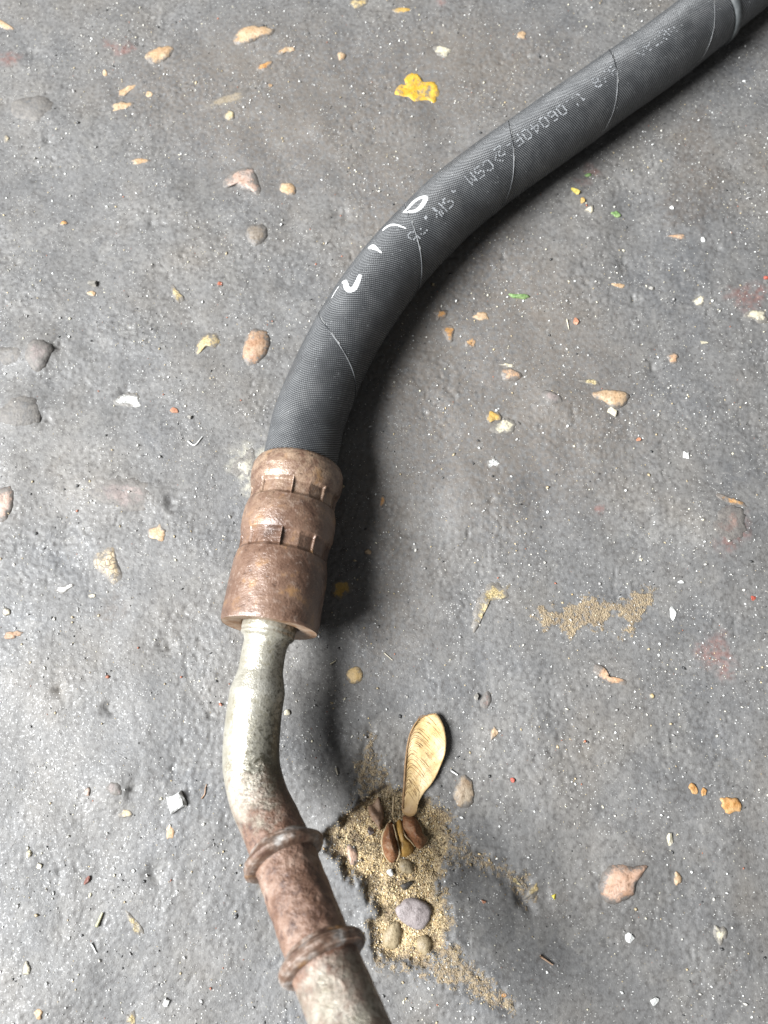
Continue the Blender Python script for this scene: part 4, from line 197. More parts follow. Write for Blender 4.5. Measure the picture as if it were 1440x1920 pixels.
def empty(name, loc_mm):
    o = bpy.data.objects.new(name, None); col.objects.link(o); o.location = [c * MM for c in loc_mm]
    o.empty_display_size = .005; return o
def catmull(pts, n):
    P = np.asarray(pts, float); out = []
    for i in range(len(P) - 1):
        p0 = P[max(i - 1, 0)]; p1 = P[i]; p2 = P[i + 1]; p3 = P[min(i + 2, len(P) - 1)]
        for k in range(n):
            t = k / n
            out.append(.5 * (2 * p1 + (p2 - p0) * t + (2 * p0 - 5 * p1 + 4 * p2 - p3) * t * t + (-p0 + 3 * p1 - 3 * p2 + p3) * t ** 3))
    out.append(P[-1]); return np.array(out)
def closed_smooth(pts, n=4):
    P = np.asarray(pts, float); m = len(P); out = []
    for i in range(m):
        p0, p1, p2, p3 = P[(i - 1) % m], P[i], P[(i + 1) % m], P[(i + 2) % m]
        for k in range(n):
            t = k / n
            out.append(.5 * (2 * p1 + (p2 - p0) * t + (2 * p0 - 5 * p1 + 4 * p2 - p3) * t * t + (-p0 + 3 * p1 - 3 * p2 + p3) * t ** 3))
    return np.array(out)
class Rail:
    """a centre line with arc length; right/up frame that does not twist (right is always towards +X)"""
    def __init__(s, pts, n=24):
        s.c = catmull(pts, n) if len(pts) > 2 else np.linspace(pts[0], pts[1], 40)
        d = np.linalg.norm(np.diff(s.c, axis=0), axis=1); s.s = np.concatenate([[0], np.cumsum(d)]); s.len = s.s[-1]
        t = np.gradient(s.c, s.s, axis=0); t /= np.linalg.norm(t, axis=1)[:, None]; s.t = t
        r = np.cross(t, (0, 0, 1.0)); r /= np.linalg.norm(r, axis=1)[:, None]
        s.flip = r[:, 0].mean() < 0
        if s.flip: r = -r
        s.r = r; u = np.cross(r, t); u[u[:, 2] < 0] *= -1; s.u = u
    def at(s, sv):
        f = lambda a: np.stack([np.interp(sv, s.s, a[:, k]) for k in range(3)], -1)
        return f(s.c), f(s.t), f(s.r), f(s.u)
    def point(s, sv, th, rad):
        c, t, r, u = s.at(np.asarray(sv, float)); th = np.asarray(th, float)[..., None]; rad = np.asarray(rad, float)[..., None]
        return c + rad * (np.sin(th) * r + np.cos(th) * u)
def sweep(name, rail, svals, radfun, nseg, mat, parent, base, caps=(False, False)):
    """a surface of revolution along a rail; radfun(s_grid, theta_grid)"""
    th = np.linspace(-np.pi, np.pi, nseg, endpoint=False)
    sv = np.asarray(svals, float); Sg, Tg = np.meshgrid(sv, th, indexing='ij')
    Rg = radfun(Sg, Tg) * np.ones_like(Sg)
    c, t, r, u = rail.at(sv)
    V = c[:, None, :] + Rg[..., None] * (np.sin(Tg)[..., None] * r[:, None, :] + np.cos(Tg)[..., None] * u[:, None, :])
    n = len(sv); V = V.reshape(-1, 3); UV = np.stack([Tg / (2 * np.pi), Sg], -1).reshape(-1, 2)
    i, j = np.meshgrid(np.arange(n - 1), np.arange(nseg), indexing='ij'); a = (i * nseg + j).ravel(); b = (i * nseg + (j + 1) % nseg).ravel()
    F = np.stack([a, b, b + nseg, a + nseg], -1).tolist()
    for k, e in ((0, caps[0]), (n - 1, caps[1])):
        if e:
            V = np.concatenate([V, [c[k]]]); UV = np.concatenate([UV, [(0, sv[k])]]); ci = len(V) - 1
            F += [(k * nseg + q, k * nseg + (q + 1) % nseg, ci) for q in range(nseg)]
    o = new_mesh(name, V, F, mat, parent, True, UV, base)
    bm = bmesh.new(); bm.from_mesh(o.data); bmesh.ops.recalc_face_normals(bm, faces=bm.faces)
    bm.faces.ensure_lookup_table(); k = (n // 2) * nseg
    if not (caps[0] and caps[1]):
        f = bm.faces[min(k, (n - 2) * nseg)]; ctr = Vector(((c[min(n // 2, n - 2)] - np.asarray(base)) * MM).tolist())
        if f.normal.dot(f.calc_center_median() - ctr) < 0: bmesh.ops.reverse_faces(bm, faces=bm.faces)
    bm.to_mesh(o.data); bm.free()
    return o

# ------------------------------------------------------------------ materials
def m_ground():
    M = Mat('grimy_concrete')
    n1 = M.noise(38, 4, .6); n2 = M.noise(9, 4, .6); n3 = M.noise(1.3, 3, .6); n4 = M.noise(.45, 2, .6)
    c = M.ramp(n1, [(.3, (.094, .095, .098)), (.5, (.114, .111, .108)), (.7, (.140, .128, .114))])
    c = M.mix(M.ramp(n2, [(.42, 0), (.7, .6)]), c, (.148, .144, .139))
    ag = M.voro(3.4); c = M.mix(M.math('MULTIPLY', M.ramp(ag.outputs['Color'], [(.55, 0), (.8, .55)]), M.ramp(M.noise(22, 3), [(.45, .1), (.65, 1)])), c, (.170, .163, .152))
    c = M.mix(M.ramp(n3, [(.33, .6), (.5, 0)]), c, (.055, .050, .047))
    c = M.mix(M.ramp(n3, [(.56, 0), (.75, .55)]), c, (.21, .20, .19))
    sp = M.voro(.9); sn = M.noise(6, 2)
    spk = M.math('MULTIPLY', M.ramp(sp.outputs['Distance'], [(.10, 1), (.2, 0)]), M.ramp(sn, [(.46, 0), (.6, 1)]))
    c = M.mix(spk, c, (.45, .44, .42))
    # stains, plus warm tint painted in where the cool sky sheen is missing
    st = M.attr('stain_and_sheen', 'Color'); sa = M.attr('stain_and_sheen', 'Alpha')
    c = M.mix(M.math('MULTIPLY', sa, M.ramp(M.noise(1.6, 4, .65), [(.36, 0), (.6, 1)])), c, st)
    # sand
    sand = M.attr('sand'); g = M.voro(.42); gr = M.noise(.7, 2)
    sc = M.mix(M.ramp(g.outputs['Color'], [(.2, 0), (.8, 1)]), (.29, .205, .105), (.58, .46, .275))
    sc = M.mix(M.ramp(gr, [(.38, .8), (.52, 0)]), sc, (.10, .068, .038))
    sc = M.mix(M.ramp(M.noise(4.5, 5, .7), [(.40, .85), (.56, 0)]), sc, (.13, .09, .055))
    sc = M.mix(M.ramp(sand, [(.66, .72), (.9, 0)]), sc, (.215, .168, .112))
    sm = M.ramp(M.math('ADD', sand, M.math('MULTIPLY', M.math('SUBTRACT', M.noise(1.1, 3, .65), .5), 1.5)), [(.40, 0), (.62, 1)])
    c = M.mix(sm, c, sc)
    rough = M.ramp(M.math('ADD', M.math('MULTIPLY', n2, .6), M.math('MULTIPLY', n4, .4)), [(.35, .53), (.65, .72)])
    rough = M.mix(M.ramp(M.noise(.7, 1), [(.60, 0), (.66, 1)]), rough, (.34, .34, .34)); rough = M.mix(sm, rough, (.75, .75, .75))
    b = M.bump(n3, .20, .45); b = M.bump(n4, .14, .55, b); b = M.bump(M.noise(.8, 2, .7), .15, .45, b)
    b2 = M.bump(M.math('MULTIPLY', g.outputs['Distance'], sm), .35, .9, b)
    return M.set(Base_Color=c, Roughness=rough, Normal=b2, Specular_IOR_Level=.5)

PC = dict(tan=((.34, .215, .115), (.44, .33, .22)), beige=((.20, .165, .115), (.26, .22, .17)), yellow=((.40, .29, .12), (.46, .39, .25)),
  orange=((.36, .17, .05), (.42, .26, .12)), grey=((.095, .097, .10), (.16, .15, .14)), pink=((.30, .20, .15), (.38, .30, .26)),
  greybrown=((.15, .12, .09), (.2, .17, .14)), ochre=((.42, .26, .06), (.36, .25, .10)), cream=((.46, .42, .30), (.55, .5, .4)),
  brown=((.25, .14, .08), (.36, .25, .17)), pinkgrey=((.145, .125, .118), (.23, .19, .175)), gold=((.36, .27, .12), (.5, .42, .25)),
  red=((.3, .08, .04), (.36, .14, .09)), crystal=((.5, .5, .48), (.75, .75, .72)), crackle=((.32, .24, .14), (.46, .38, .27)),
  orangetan=((.38, .22, .12), (.44, .30, .2)), redgrey=((.13, .10, .09), (.22, .15, .125)), yellowtan=((.42, .28, .11), (.48, .36, .2)),
  tanspeck=((.24, .17, .11), (.33, .27, .2)), peach=((.36, .215, .14), (.44, .31, .24)), pale=((.30, .28, .23), (.4, .38, .32)),
  white=((.50, .50, .48), (.74, .74, .72)), brick=((.32, .13, .07), (.42, .23, .15)), greystone=((.2, .19, .17), (.3, .28, .25)),
  darkred=((.10, .035, .025), (.2, .09, .07)), brightyellow=((.65, .52, .04), (.7, .6, .15)), yellowgreen=((.42, .36, .06), (.6, .45, .15)),
  green=((.10, .19, .06), (.22, .30, .13)), leafbrown=((.25, .15, .09), (.38, .26, .18)), mauve=((.20, .17, .165), (.26, .225, .22)),
  sandstone=((.2, .155, .09), (.3, .24, .15)), black=((.03, .028, .025), (.07, .06, .05)), strawgreen=((.3, .29, .16), (.4, .38, .25)), brightred=((.34, .06, .04), (.38, .12, .08)),
  flake=((.46, .26, .025), (.56, .36, .05)))
PC['red_'] = PC['brightred']
_mats = {}
def m_stone(key, grime=.5):
    k = (key, grime)
    if k in _mats: return _mats[k]
    a, b = PC[key]; M = Mat('stone_' + key); n1 = M.noise(3.5, 4, .6); n2 = M.noise(.8, 3, .6); n3 = M.noise(.3, 2)
    c = M.mix(M.ramp(n1, [(.35, 0), (.65, 1)]), a, b)
    c = M.mix(M.ramp(n2, [(.32, .6), (.5, 0)]), c, tuple(x * .45 for x in a))
    if key in ('crackle', 'crystal', 'gold'):
        v = M.voro(1.5 if key == 'crackle' else .8, feature='DISTANCE_TO_EDGE')
        c = M.mix(M.ramp(v.outputs['Distance'], [(.02, .85), (.12, 0)]), c, tuple(x * .25 for x in a))
    if grime:
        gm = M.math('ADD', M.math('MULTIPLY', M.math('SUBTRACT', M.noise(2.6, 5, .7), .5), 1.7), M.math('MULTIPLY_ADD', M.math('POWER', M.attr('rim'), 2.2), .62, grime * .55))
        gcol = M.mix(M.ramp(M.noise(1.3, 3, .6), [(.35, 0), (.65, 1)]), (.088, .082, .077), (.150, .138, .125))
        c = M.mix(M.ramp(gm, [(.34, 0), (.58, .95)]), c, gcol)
    h = M.math('ADD', M.math('MULTIPLY', n2, .7), M.math('MULTIPLY', n3, .3))
    _mats[k] = M.set(Base_Color=c, Roughness=M.ramp(n2, [(.3, .62 if key in ('grey', 'redgrey', 'pinkgrey') else .38), (.7, .7)]), Normal=M.bump(h, .36, .75), Specular_IOR_Level=.45)
    return _mats[k]

def m_rubber():
    M = Mat('black_cloth_wrapped_rubber'); uv = M.n('SeparateXYZ', Vector=M.uv())
    arc = M.math('MULTIPLY', uv.outputs[0], 2 * math.pi * 9.5); s = uv.outputs[1]
    wob = M.math('MULTIPLY', M.math('SUBTRACT', M.noise(9, 2), .5), .5)
    def fam(ka, ks, p):
        ph = M.math('MULTIPLY', M.math('ADD', M.math('ADD', M.math('MULTIPLY', arc, ka), M.math('MULTIPLY', s, ks)), wob), 2 * math.pi / p)
        return M.math('MULTIPLY_ADD', M.math('SINE', ph), .5, .5)
    A = fam(-.447, .894, .60); B = fam(.894, .447, .55)
    w = M.math('MULTIPLY', M.math('POWER', A, .8), M.math('MULTIPLY_ADD', B, .2, .8))
    n1 = M.noise(14, 4, .6); n2 = M.noise(1.0, 3, .6); dust = M.noise(5, 4, .65)
    c = M.mix(M.ramp(n1, [(.35, 0), (.65, 1)]), (.020, .021, .023), (.034, .036, .039))
    c = M.mix(M.math('MULTIPLY', M.ramp(w, [(.45, 0), (1, 1)]), M.ramp(dust, [(.38, .5), (.62, 1)])), c, (.18, .185, .19))
    c = M.mix(M.ramp(M.noise(20, 5, .7), [(.5, 0), (.75, .35)]), c, (.15, .145, .138))
    c = M.mix(M.ramp(n2, [(.66, 0), (.74, .8)]), c, (.30, .31, .31))
    b = M.bump(w, .30, 1.0); b = M.bump(n1, .5, .3, b)
    return M.set(Base_Color=c, Roughness=M.ramp(n1, [(.3, .36), (.7, .52)]), Normal=b, Specular_IOR_Level=.65)

def m_rust():
    M = Mat('rusted_ferrule_steel'); n1 = M.noise(9, 5, .6); n2 = M.noise(1.6, 4, .65); n3 = M.noise(.5, 3, .6)
    c = M.ramp(n1, [(.26, (.056, .031, .021)), (.44, (.122, .068, .045)), (.6, (.178, .108, .074)), (.75, (.25, .155, .095))])
    c = M.mix(M.ramp(n2, [(.56, 0), (.72, .75)]), c, (.27, .20, .16))
    uvy = M.n('SeparateXYZ', Vector=M.uv()).outputs[1]
    c = M.mix(M.math('MULTIPLY', M.ramp(M.math('DIVIDE', uvy, 46), [(.0, .75), (.34, .25), (.5, 0)]), M.ramp(M.noise(3, 5, .65), [(.4, 0), (.62, 1)])), c, (.36, .26, .18))
    c = M.mix(M.ramp(n2, [(.28, .8), (.42, 0)]), c, (.045, .025, .018))
    c = M.mix(M.ramp(M.noise(4.5, 3, .6), [(.58, 0), (.72, .55)]), c, (.30, .16, .06))
    b = M.bump(n2, .26, .45); b = M.bump(n3, .20, .55, b); b = M.bump(M.noise(4, 3), .5, .3, b)
    return M.set(Base_Color=c, Roughness=M.ramp(n2, [(.3, .30), (.7, .50)]), Normal=b, Metallic=.10, Specular_IOR_Level=.75)

def m_tube():
    """plated at the neck, dirtier along the run, rusted near the collars: v of the uv map is the length along the tube in mm"""
    M = Mat('plated_and_rusting_tube'); uv = M.n('SeparateXYZ', Vector=M.uv()); s = uv.outputs[1]; u = uv.outputs[0]
    n1 = M.noise(6, 5, .65); n2 = M.noise(1.1, 4, .65); n3 = M.noise(.4, 2)
    z = M.ramp(n1, [(.3, (.32, .295, .23)), (.55, (.43, .41, .35)), (.75, (.54, .52, .46))])
    z = M.mix(M.ramp(n2, [(.30, .7), (.47, 0)]), z, (.20, .175, .11))
    # dirt caught along the sheltered side and around the bend
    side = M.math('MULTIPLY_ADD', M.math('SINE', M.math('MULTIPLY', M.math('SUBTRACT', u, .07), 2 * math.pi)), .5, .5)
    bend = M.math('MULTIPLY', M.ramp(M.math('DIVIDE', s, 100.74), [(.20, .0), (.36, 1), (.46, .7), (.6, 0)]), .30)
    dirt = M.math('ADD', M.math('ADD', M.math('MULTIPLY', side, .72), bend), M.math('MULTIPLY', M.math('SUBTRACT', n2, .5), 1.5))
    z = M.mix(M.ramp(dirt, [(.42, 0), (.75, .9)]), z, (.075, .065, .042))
    rc = M.ramp(n1, [(.28, (.06, .032, .020)), (.45, (.125, .066, .042)), (.58, (.195, .12, .085)), (.72, (.31, .235, .19))])
    rc = M.mix(M.ramp(M.noise(2.4, 5, .7), [(.34, .9), (.47, 0)]), rc, (.045, .020, .014)); rc = M.mix(M.ramp(n2, [(.3, .85), (.43, 0)]), rc, (.05, .022, .015))
    amt = M.ramp(M.math('DIVIDE', s, 100.74), [(.24, 0), (.40, .40), (.50, .66), (.58, 1), (.80, 1), (.85, .56), (1.0, .48)])
    amt = M.ramp(M.math('ADD', amt, M.math('MULTIPLY', M.math('SUBTRACT', M.noise(4, 6, .75), .5), 1.3)), [(.30, 0), (.75, 1)])
    c = M.mix(amt, z, rc)
    b = M.bump(n2, .35, .5); b = M.bump(n3, .15, .5, b)
    b = M.bump(M.math('MULTIPLY', M.noise(2.6, 5, .7), amt), 1.3, .7, b)
    return M.set(Base_Color=c, Roughness=M.mix(amt, (.36, .36, .36), (.5, .5, .5)), Normal=b, Metallic=M.math('MULTIPLY', M.math('SUBTRACT', 1.0, amt), .55), Specular_IOR_Level=.55)

def m_collar():
    M = Mat('scraped_rusty_collar'); n1 = M.noise(4, 5, .65); n2 = M.noise(1.2, 4, .65)
    c = M.ramp(n1, [(.3, (.08, .04, .028)), (.46, (.13, .078, .052)), (.56, (.22, .17, .14)), (.70, (.38, .36, .34))])
    c = M.mix(M.ramp(n2, [(.3, .8), (.46, 0)]), c, (.06, .035, .025))
    c = M.mix(M.ramp(M.noise(6, 3), [(.6, 0), (.7, .6)]), c, (.34, .17, .05))
    return M.set(Base_Color=c, Roughness=.52, Normal=M.bump(n2, .4, .7), Metallic=.15, Specular_IOR_Level=.6)

def m_plain(name, a, b, mm=1.0, rough=.6, bumpmm=.1, spec=.5):
    M = Mat(name); n = M.noise(mm, 4, .6)
    return M.set(Base_Color=M.mix(M.ramp(n, [(.35, 0), (.65, 1)]), a, b), Roughness=rough, Normal=M.bump(n, bumpmm, .6), Specular_IOR_Level=spec)

def m_vcol(name, rough=.45):
    M = Mat(name); a = M.attr('tint', 'Color'); n = M.noise(.4, 2)
    return M.set(Base_Color=a, Roughness=rough, Normal=M.bump(n, .1, .5), Specular_IOR_Level=.7)

# ------------------------------------------------------------------ ground sheet
def axis(lo, hi, step, far):
    mid = np.arange(lo, hi + .01, step); out = []; d = step; p = hi
    while p < far: d *= 1.22; p += d; out.append(p)
    out2 = []; d = step; p = lo
    while p > -far: d *= 1.22; p -= d; out2.append(p)
    return np.concatenate([out2[::-1], mid, out])
xs = axis(-158, 158, .44, 1600); ys = axis(-98, 268, .44, 1600)
X, Y = np.meshgrid(xs, ys); X = X.ravel(); Y = Y.ravel()
Z = ground_h(X, Y)
nx, ny = len(xs), len(ys)
me = bpy.data.meshes.new('ground'); me.vertices.add(nx * ny)
me.vertices.foreach_set('co', (np.stack([X, Y, Z], -1) * MM).astype(np.float32).ravel())
ii, jj = np.meshgrid(np.arange(nx - 1), np.arange(ny - 1)); a = (jj * nx + ii).ravel()
quads = np.stack([a, a + 1, a + nx + 1, a + nx], -1).astype(np.int32)
me.loops.add(quads.size); me.polygons.add(len(quads))
me.loops.foreach_set('vertex_index', quads.ravel())
me.polygons.foreach_set('loop_start', np.arange(0, quads.size, 4, dtype=np.int32))
me.polygons.foreach_set('use_smooth', np.ones(len(quads), bool))
sand = np.maximum(hollow_mask(X, Y) * .8, sstep(3.5, -4.0, local_sd(X, Y, HOLLOW) + 2.4 * perlin(X / 3.6, Y / 3.6, 91) + 1.2 * perlin(X / 1.2, Y / 1.2, 92)))
sand = np.maximum(sand, .66 * sstep(2.0, -1.5, local_sd(X, Y, SAND_PATCH[0]) + 2.0 * perlin(X / 2.2, Y / 2.2, 83)))
for pl, w in ((TONGUE, .56), (FRINGE[0], .62), (FRINGE[1], .5)):
    sand = np.maximum(sand, w * sstep(2.5, -2.5, local_sd(X, Y, pl) + 2.0 * perlin(X / 3, Y / 3, 84)))
at = me.attributes.new('sand', 'FLOAT', 'POINT'); at.data.foreach_set('value', sand.astype(np.float32))
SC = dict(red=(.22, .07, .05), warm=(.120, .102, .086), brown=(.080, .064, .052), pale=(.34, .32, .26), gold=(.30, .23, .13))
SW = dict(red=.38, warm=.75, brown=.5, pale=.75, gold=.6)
st = np.zeros((len(X), 4), np.float32)
for pl, k in STAINS_AND_SHEEN:
    sw_ = 16 if k == 'warm' else 2.2  # warm areas paint in the loss of sky sheen, so soft-edged
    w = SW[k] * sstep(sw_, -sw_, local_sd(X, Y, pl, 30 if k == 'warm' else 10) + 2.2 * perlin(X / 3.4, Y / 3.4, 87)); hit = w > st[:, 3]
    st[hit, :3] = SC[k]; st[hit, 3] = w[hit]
at = me.attributes.new('stain_and_sheen', 'FLOAT_COLOR', 'POINT'); at.data.foreach_set('color', st.ravel())
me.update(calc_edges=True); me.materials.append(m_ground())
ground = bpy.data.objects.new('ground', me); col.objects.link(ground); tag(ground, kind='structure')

# ------------------------------------------------------------------ stones set in the ground
def dome_mesh(outline, H, prof=2.0, rings=6, sink=.35, skirt=1.2, rough=.12, seed=0, lift=0.0, sub=3, base=None, bottom=False, jag=0.0):
    O = closed_smooth(outline, sub); c = O.mean(0); m = len(O); V = []; F = []
    if jag: O = c + (O - c) * (1 + jag * (perlin(O[:, 0] / 1.7 + seed * 7, O[:, 1] / 1.7, 111) + .7 * perlin(O[:, 0] / .7 + seed * 7, O[:, 1] / .7, 112)))[:, None]
    fs = [1.03] + [1.0] + list(np.linspace(.94, .18, rings - 1))
    allp = np.concatenate([c + (O - c) * f for f in fs] + [c[None]])
    G = ground_h(allp[:, 0], allp[:, 1]) if base is None else np.full(len(allp), base)
    for k, f in enumerate(fs):
        p = allp[k * m:(k + 1) * m]; g = G[k * m:(k + 1) * m]
        z = H * max(0, 1 - min(f, 1) ** prof) ** (1 / prof) - sink * min(f, 1) ** 4
        nz = rough * H * fbm(p[:, 0] + seed * 31, p[:, 1], 3.0, 2, 101)
        zz = g * (.55 if base is None else 1) + (0 if base is not None else .45 * G[-1]) + z + nz * (1 - f ** 2 if f < 1 else 0) + lift
        if k == 0: zz = g - skirt + lift
        V += [(x, y, q) for (x, y), q in zip(p, zz)]
    for k in range(len(fs) - 1):
        for j in range(m):
            F.append((k * m + j, k * m + (j + 1) % m, (k + 1) * m + (j + 1) % m, (k + 1) * m + j))
    top = len(V); zc = np.mean([v[2] for v in V[-m:]]) + .02 * H; V.append((c[0], c[1], zc))
    k = (len(fs) - 1) * m
    for j in range(m): F.append((k + j, k + (j + 1) % m, top))
    if bottom: F.append(tuple(range(m))[::-1])
    return V, F
def fix(o):
    bm = bmesh.new(); bm.from_mesh(o.data); bmesh.ops.recalc_face_normals(bm, faces=bm.faces)
    s = sum(f.normal.z * f.calc_area() for f in bm.faces if f.normal.z > -.2) 
    bm.to_mesh(o.data); bm.free(); return o
def set_rim(o, m, nr):
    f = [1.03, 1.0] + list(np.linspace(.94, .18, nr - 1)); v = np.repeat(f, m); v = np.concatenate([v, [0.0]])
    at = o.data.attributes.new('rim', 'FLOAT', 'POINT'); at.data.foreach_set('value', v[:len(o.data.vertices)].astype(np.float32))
for i, (outl, Hh, key) in enumerate(PEBBLES):
    flat = Hh < .75
    V, F = dome_mesh(outl, Hh * .30 + .10 if flat else Hh * (.3 if key in ('grey', 'redgrey', 'pinkgrey') else .5) + .1, prof=4 if flat else 2.0, sink=.22 if flat else .38, skirt=1.0, rough=.9 if flat else .22, seed=i, rings=7, jag=.15 if flat else .07)
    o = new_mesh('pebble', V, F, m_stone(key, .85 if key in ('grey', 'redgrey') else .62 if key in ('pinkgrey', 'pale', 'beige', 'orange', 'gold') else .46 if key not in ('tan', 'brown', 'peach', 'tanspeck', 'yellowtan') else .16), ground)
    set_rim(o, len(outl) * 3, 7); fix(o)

# ------------------------------------------------------------------ the hydraulic hose
rail = Rail(HOSE); frail = Rail(FERRULE_AXIS); trail = Rail(TUBE)
base = (FERRULE_AXIS[1][0], FERRULE_AXIS[1][1], 0)
hose_root = empty('hydraulic_hose', base)
tag(hose_root, 'black hydraulic hose with rusty crimped ferrule and bent metal tube lying on the ground', 'hose')
rub = m_rubber(); rust = m_rust(); tubem = m_tube(); collm = m_collar()
END = 208.96; HR = 10.2
hose = sweep('rubber_hose', rail, np.linspace(-0.0, END, 700), lambda s, t: HR + .05 * np.sin(s / 7.0) + .04 * np.sin(2 * t + s / 30), 120, rub, hose_root, base, (True, True))
# wrap seam: a thin raised helical edge with a thread along it
def seam(name, off, rad, mat, dash=None):
    sv = np.arange(4, END - 1, .45); th = -(sv - 35.0) / 42.4 * 2 * np.pi + off
    if dash: sv = sv + .12 * np.sin(sv * 1.3) + .10 * np.sin(sv * 4.1)
    c = rail.point(sv, th, HR + .02); up = rail.point(sv, th, HR + 1.02) - c
    d = np.gradient(c, axis=0); d /= np.linalg.norm(d, axis=1)[:, None]; sd = np.cross(d, up); sd /= np.linalg.norm(sd, axis=1)[:, None]
    V = []; F = []; k = 6; rr = random.Random(5)
    for i in range(len(sv)):
        w = rad * (1 if not dash else (.55 + .75 * abs(math.sin(sv[i] * 2.7 + rr.random()))))
        for j in range(k):
            a = 2 * math.pi * j / k; V.append(c[i] + w * (math.cos(a) * up[i] + math.sin(a) * sd[i]))
    for i in range(len(sv) - 1):
        for j in range(k): F.append((i * k + j, i * k + (j + 1) % k, (i + 1) * k + (j + 1) % k, (i + 1) * k + j))
    return new_mesh(name, V, F, mat, hose, True, None, base)
pale_thread = m_plain('pale_dusty_thread', (.10, .10, .10), (.42, .42, .41), 1.6, .7)
seam('wrap_edge', .02, .16, rub); seam('seam_thread', .045, .10, pale_thread, True)

# dot-matrix lettering along the hose (reads from the far end towards the ferrule)
FONT = {'Y': '10001 10001 01010 00100 00100 00100 00100', '0': '01110 10001 10001 10001 10001 10001 01110', '6': '01110 10000 10000 11110 10001 10001 01110', '4': '00010 00110 01010 10010 11111 00010 00010',
 'F': '11111 10000 10000 11110 10000 10000 10000', '2': '01110 10001 00001 00110 01000 10000 11111', '-': '00000 00000 00000 01110 00000 00000 00000',
 '3': '11110 00001 00001 01110 00001 00001 11110', '/': '00001 00001 00010 00100 01000 10000 10000', '8': '01110 10001 10001 01110 10001 10001 01110',
 'I': '01110 00100 00100 00100 00100 00100 01110', 'L': '10000 10000 10000 10000 10000 10000 11111', '>': '10000 01000 00100 00010 00100 01000 10000',
 'C': '01110 10001 10000 10000 10000 10001 01110', 'S': '01111 10000 10000 01110 00001 00001 11110', 'M': '10001 11011 10101 10101 10001 10001 10001',
 '.': '00000 00000 00000 00000 00000 01100 01100', 'A': '01110 10001 10001 11111 10001 10001 10001', '5': '11111 10000 11110 00001 00001 10001 01110', '7': '11111 00001 00010 00100 00100 01000 01000', '1': '00100 01100 00100 00100 00100 00100 01110', ' ': ' '.join(['00000'] * 7)}
def letters():
    V = []; F = []; rr = random.Random(3)
    runs = [(187, 3, '38785', .45), (161.8, 4, '3/8', .9), (147.4, 10, '1L', .8), (139.7, 8, '06040F', 1.3), (118.9, 5, '-2', 1.3), (113, 12, '>CSM', 1.3), (95.2, 15, '.SM', .85), (86.8, 13, 'Y', .8), (82.8, 14, '.75', .7)]
    for s0, th0, text, keep in runs:
        for ci, ch in enumerate(text):
            rows = FONT[ch].split(); fade = keep * rr.uniform(.8, 1.05)
            for ry, row in enumerate(rows):
                for rx, b in enumerate(row):
                    if b != '1' or rr.random() > fade: continue
                    s = s0 - ci * 3.5 - rx * .55 + rr.uniform(-.06, .06); th = R(th0) + (3 - ry) * .47 / 9.5 + rr.uniform(-.005, .005)
                    a = rr.uniform(.24, .32); n0 = len(V)
                    for q in range(6):
                        an = q * math.pi / 3 + rr.random() * .4
                        V.append(rail.point(s + a * math.cos(an), th + a * .9 * math.sin(an) / 9.5, HR + .10)); 
                    F.append(tuple(range(n0, n0 + 6)))
    o = new_mesh('printed_lettering', V, F, m_plain('worn_white_ink', (.12, .124, .13), (.33, .34, .35), .6, .6), hose, False, None, base)
    return o
letters()
chalk = m_plain('white_paint_marker', (.42, .42, .42), (.78, .78, .77), .5, .65)
def stroke(pts, widths):
    C = catmull(np.array([(s, R(t) * 9.5) for s, t in pts]), 8); W = np.interp(np.linspace(0, 1, len(C)), np.linspace(0, 1, len(widths)), widths)
    d = np.gradient(C, axis=0); d /= np.linalg.norm(d, axis=1)[:, None] + 1e-9; nrm = np.stack([-d[:, 1], d[:, 0]], -1); V = []; F = []
    rr = random.Random(len(pts)); k = 5; e1 = rr.uniform(0, 9)
    for i, (p, n, w) in enumerate(zip(C, nrm, W)):
        for j in range(k):
            f = j / (k - 1) - .5; jag = .10 * math.sin(i * 2.1 + e1 + (3 if f > 0 else 0)) * (1 if j in (0, k - 1) else 0)
            q = p + n * (f * w + jag * .6); V.append(rail.point(q[0], q[1] / 9.5, HR + .15 - .05 * abs(f) * 2))
    for i in range(len(C) - 1):
        for j in range(k - 1): F.append((i * k + j, i * k + j + 1, (i + 1) * k + j + 1, (i + 1) * k + j))
    return new_mesh('paint_mark', V, F, chalk, hose, True, None, base)
for pts, w in CHALK: stroke(pts, w)

# far end: a rubber lip and the next stretch of hose
BS = END + np.array([-.2, .55, .6, .9, 3.0, 3.4, 3.5]); BR = np.array([9.2, 9.2, 10.2, 10.65, 10.6, 10.1, 9.3])
sweep('end_band', rail, BS, lambda s, t: np.interp(s, BS, BR), 90, m_plain('grey_rubber_band', (.055, .06, .062), (.10, .106, .107), 2.5, .6), hose_root, base, (True, True))
sweep('hose_continuation', rail, np.linspace(END + 2.8, rail.len, 60), lambda s, t: 9.4 + 0 * s, 90, rub, hose_root, base, (True, True))

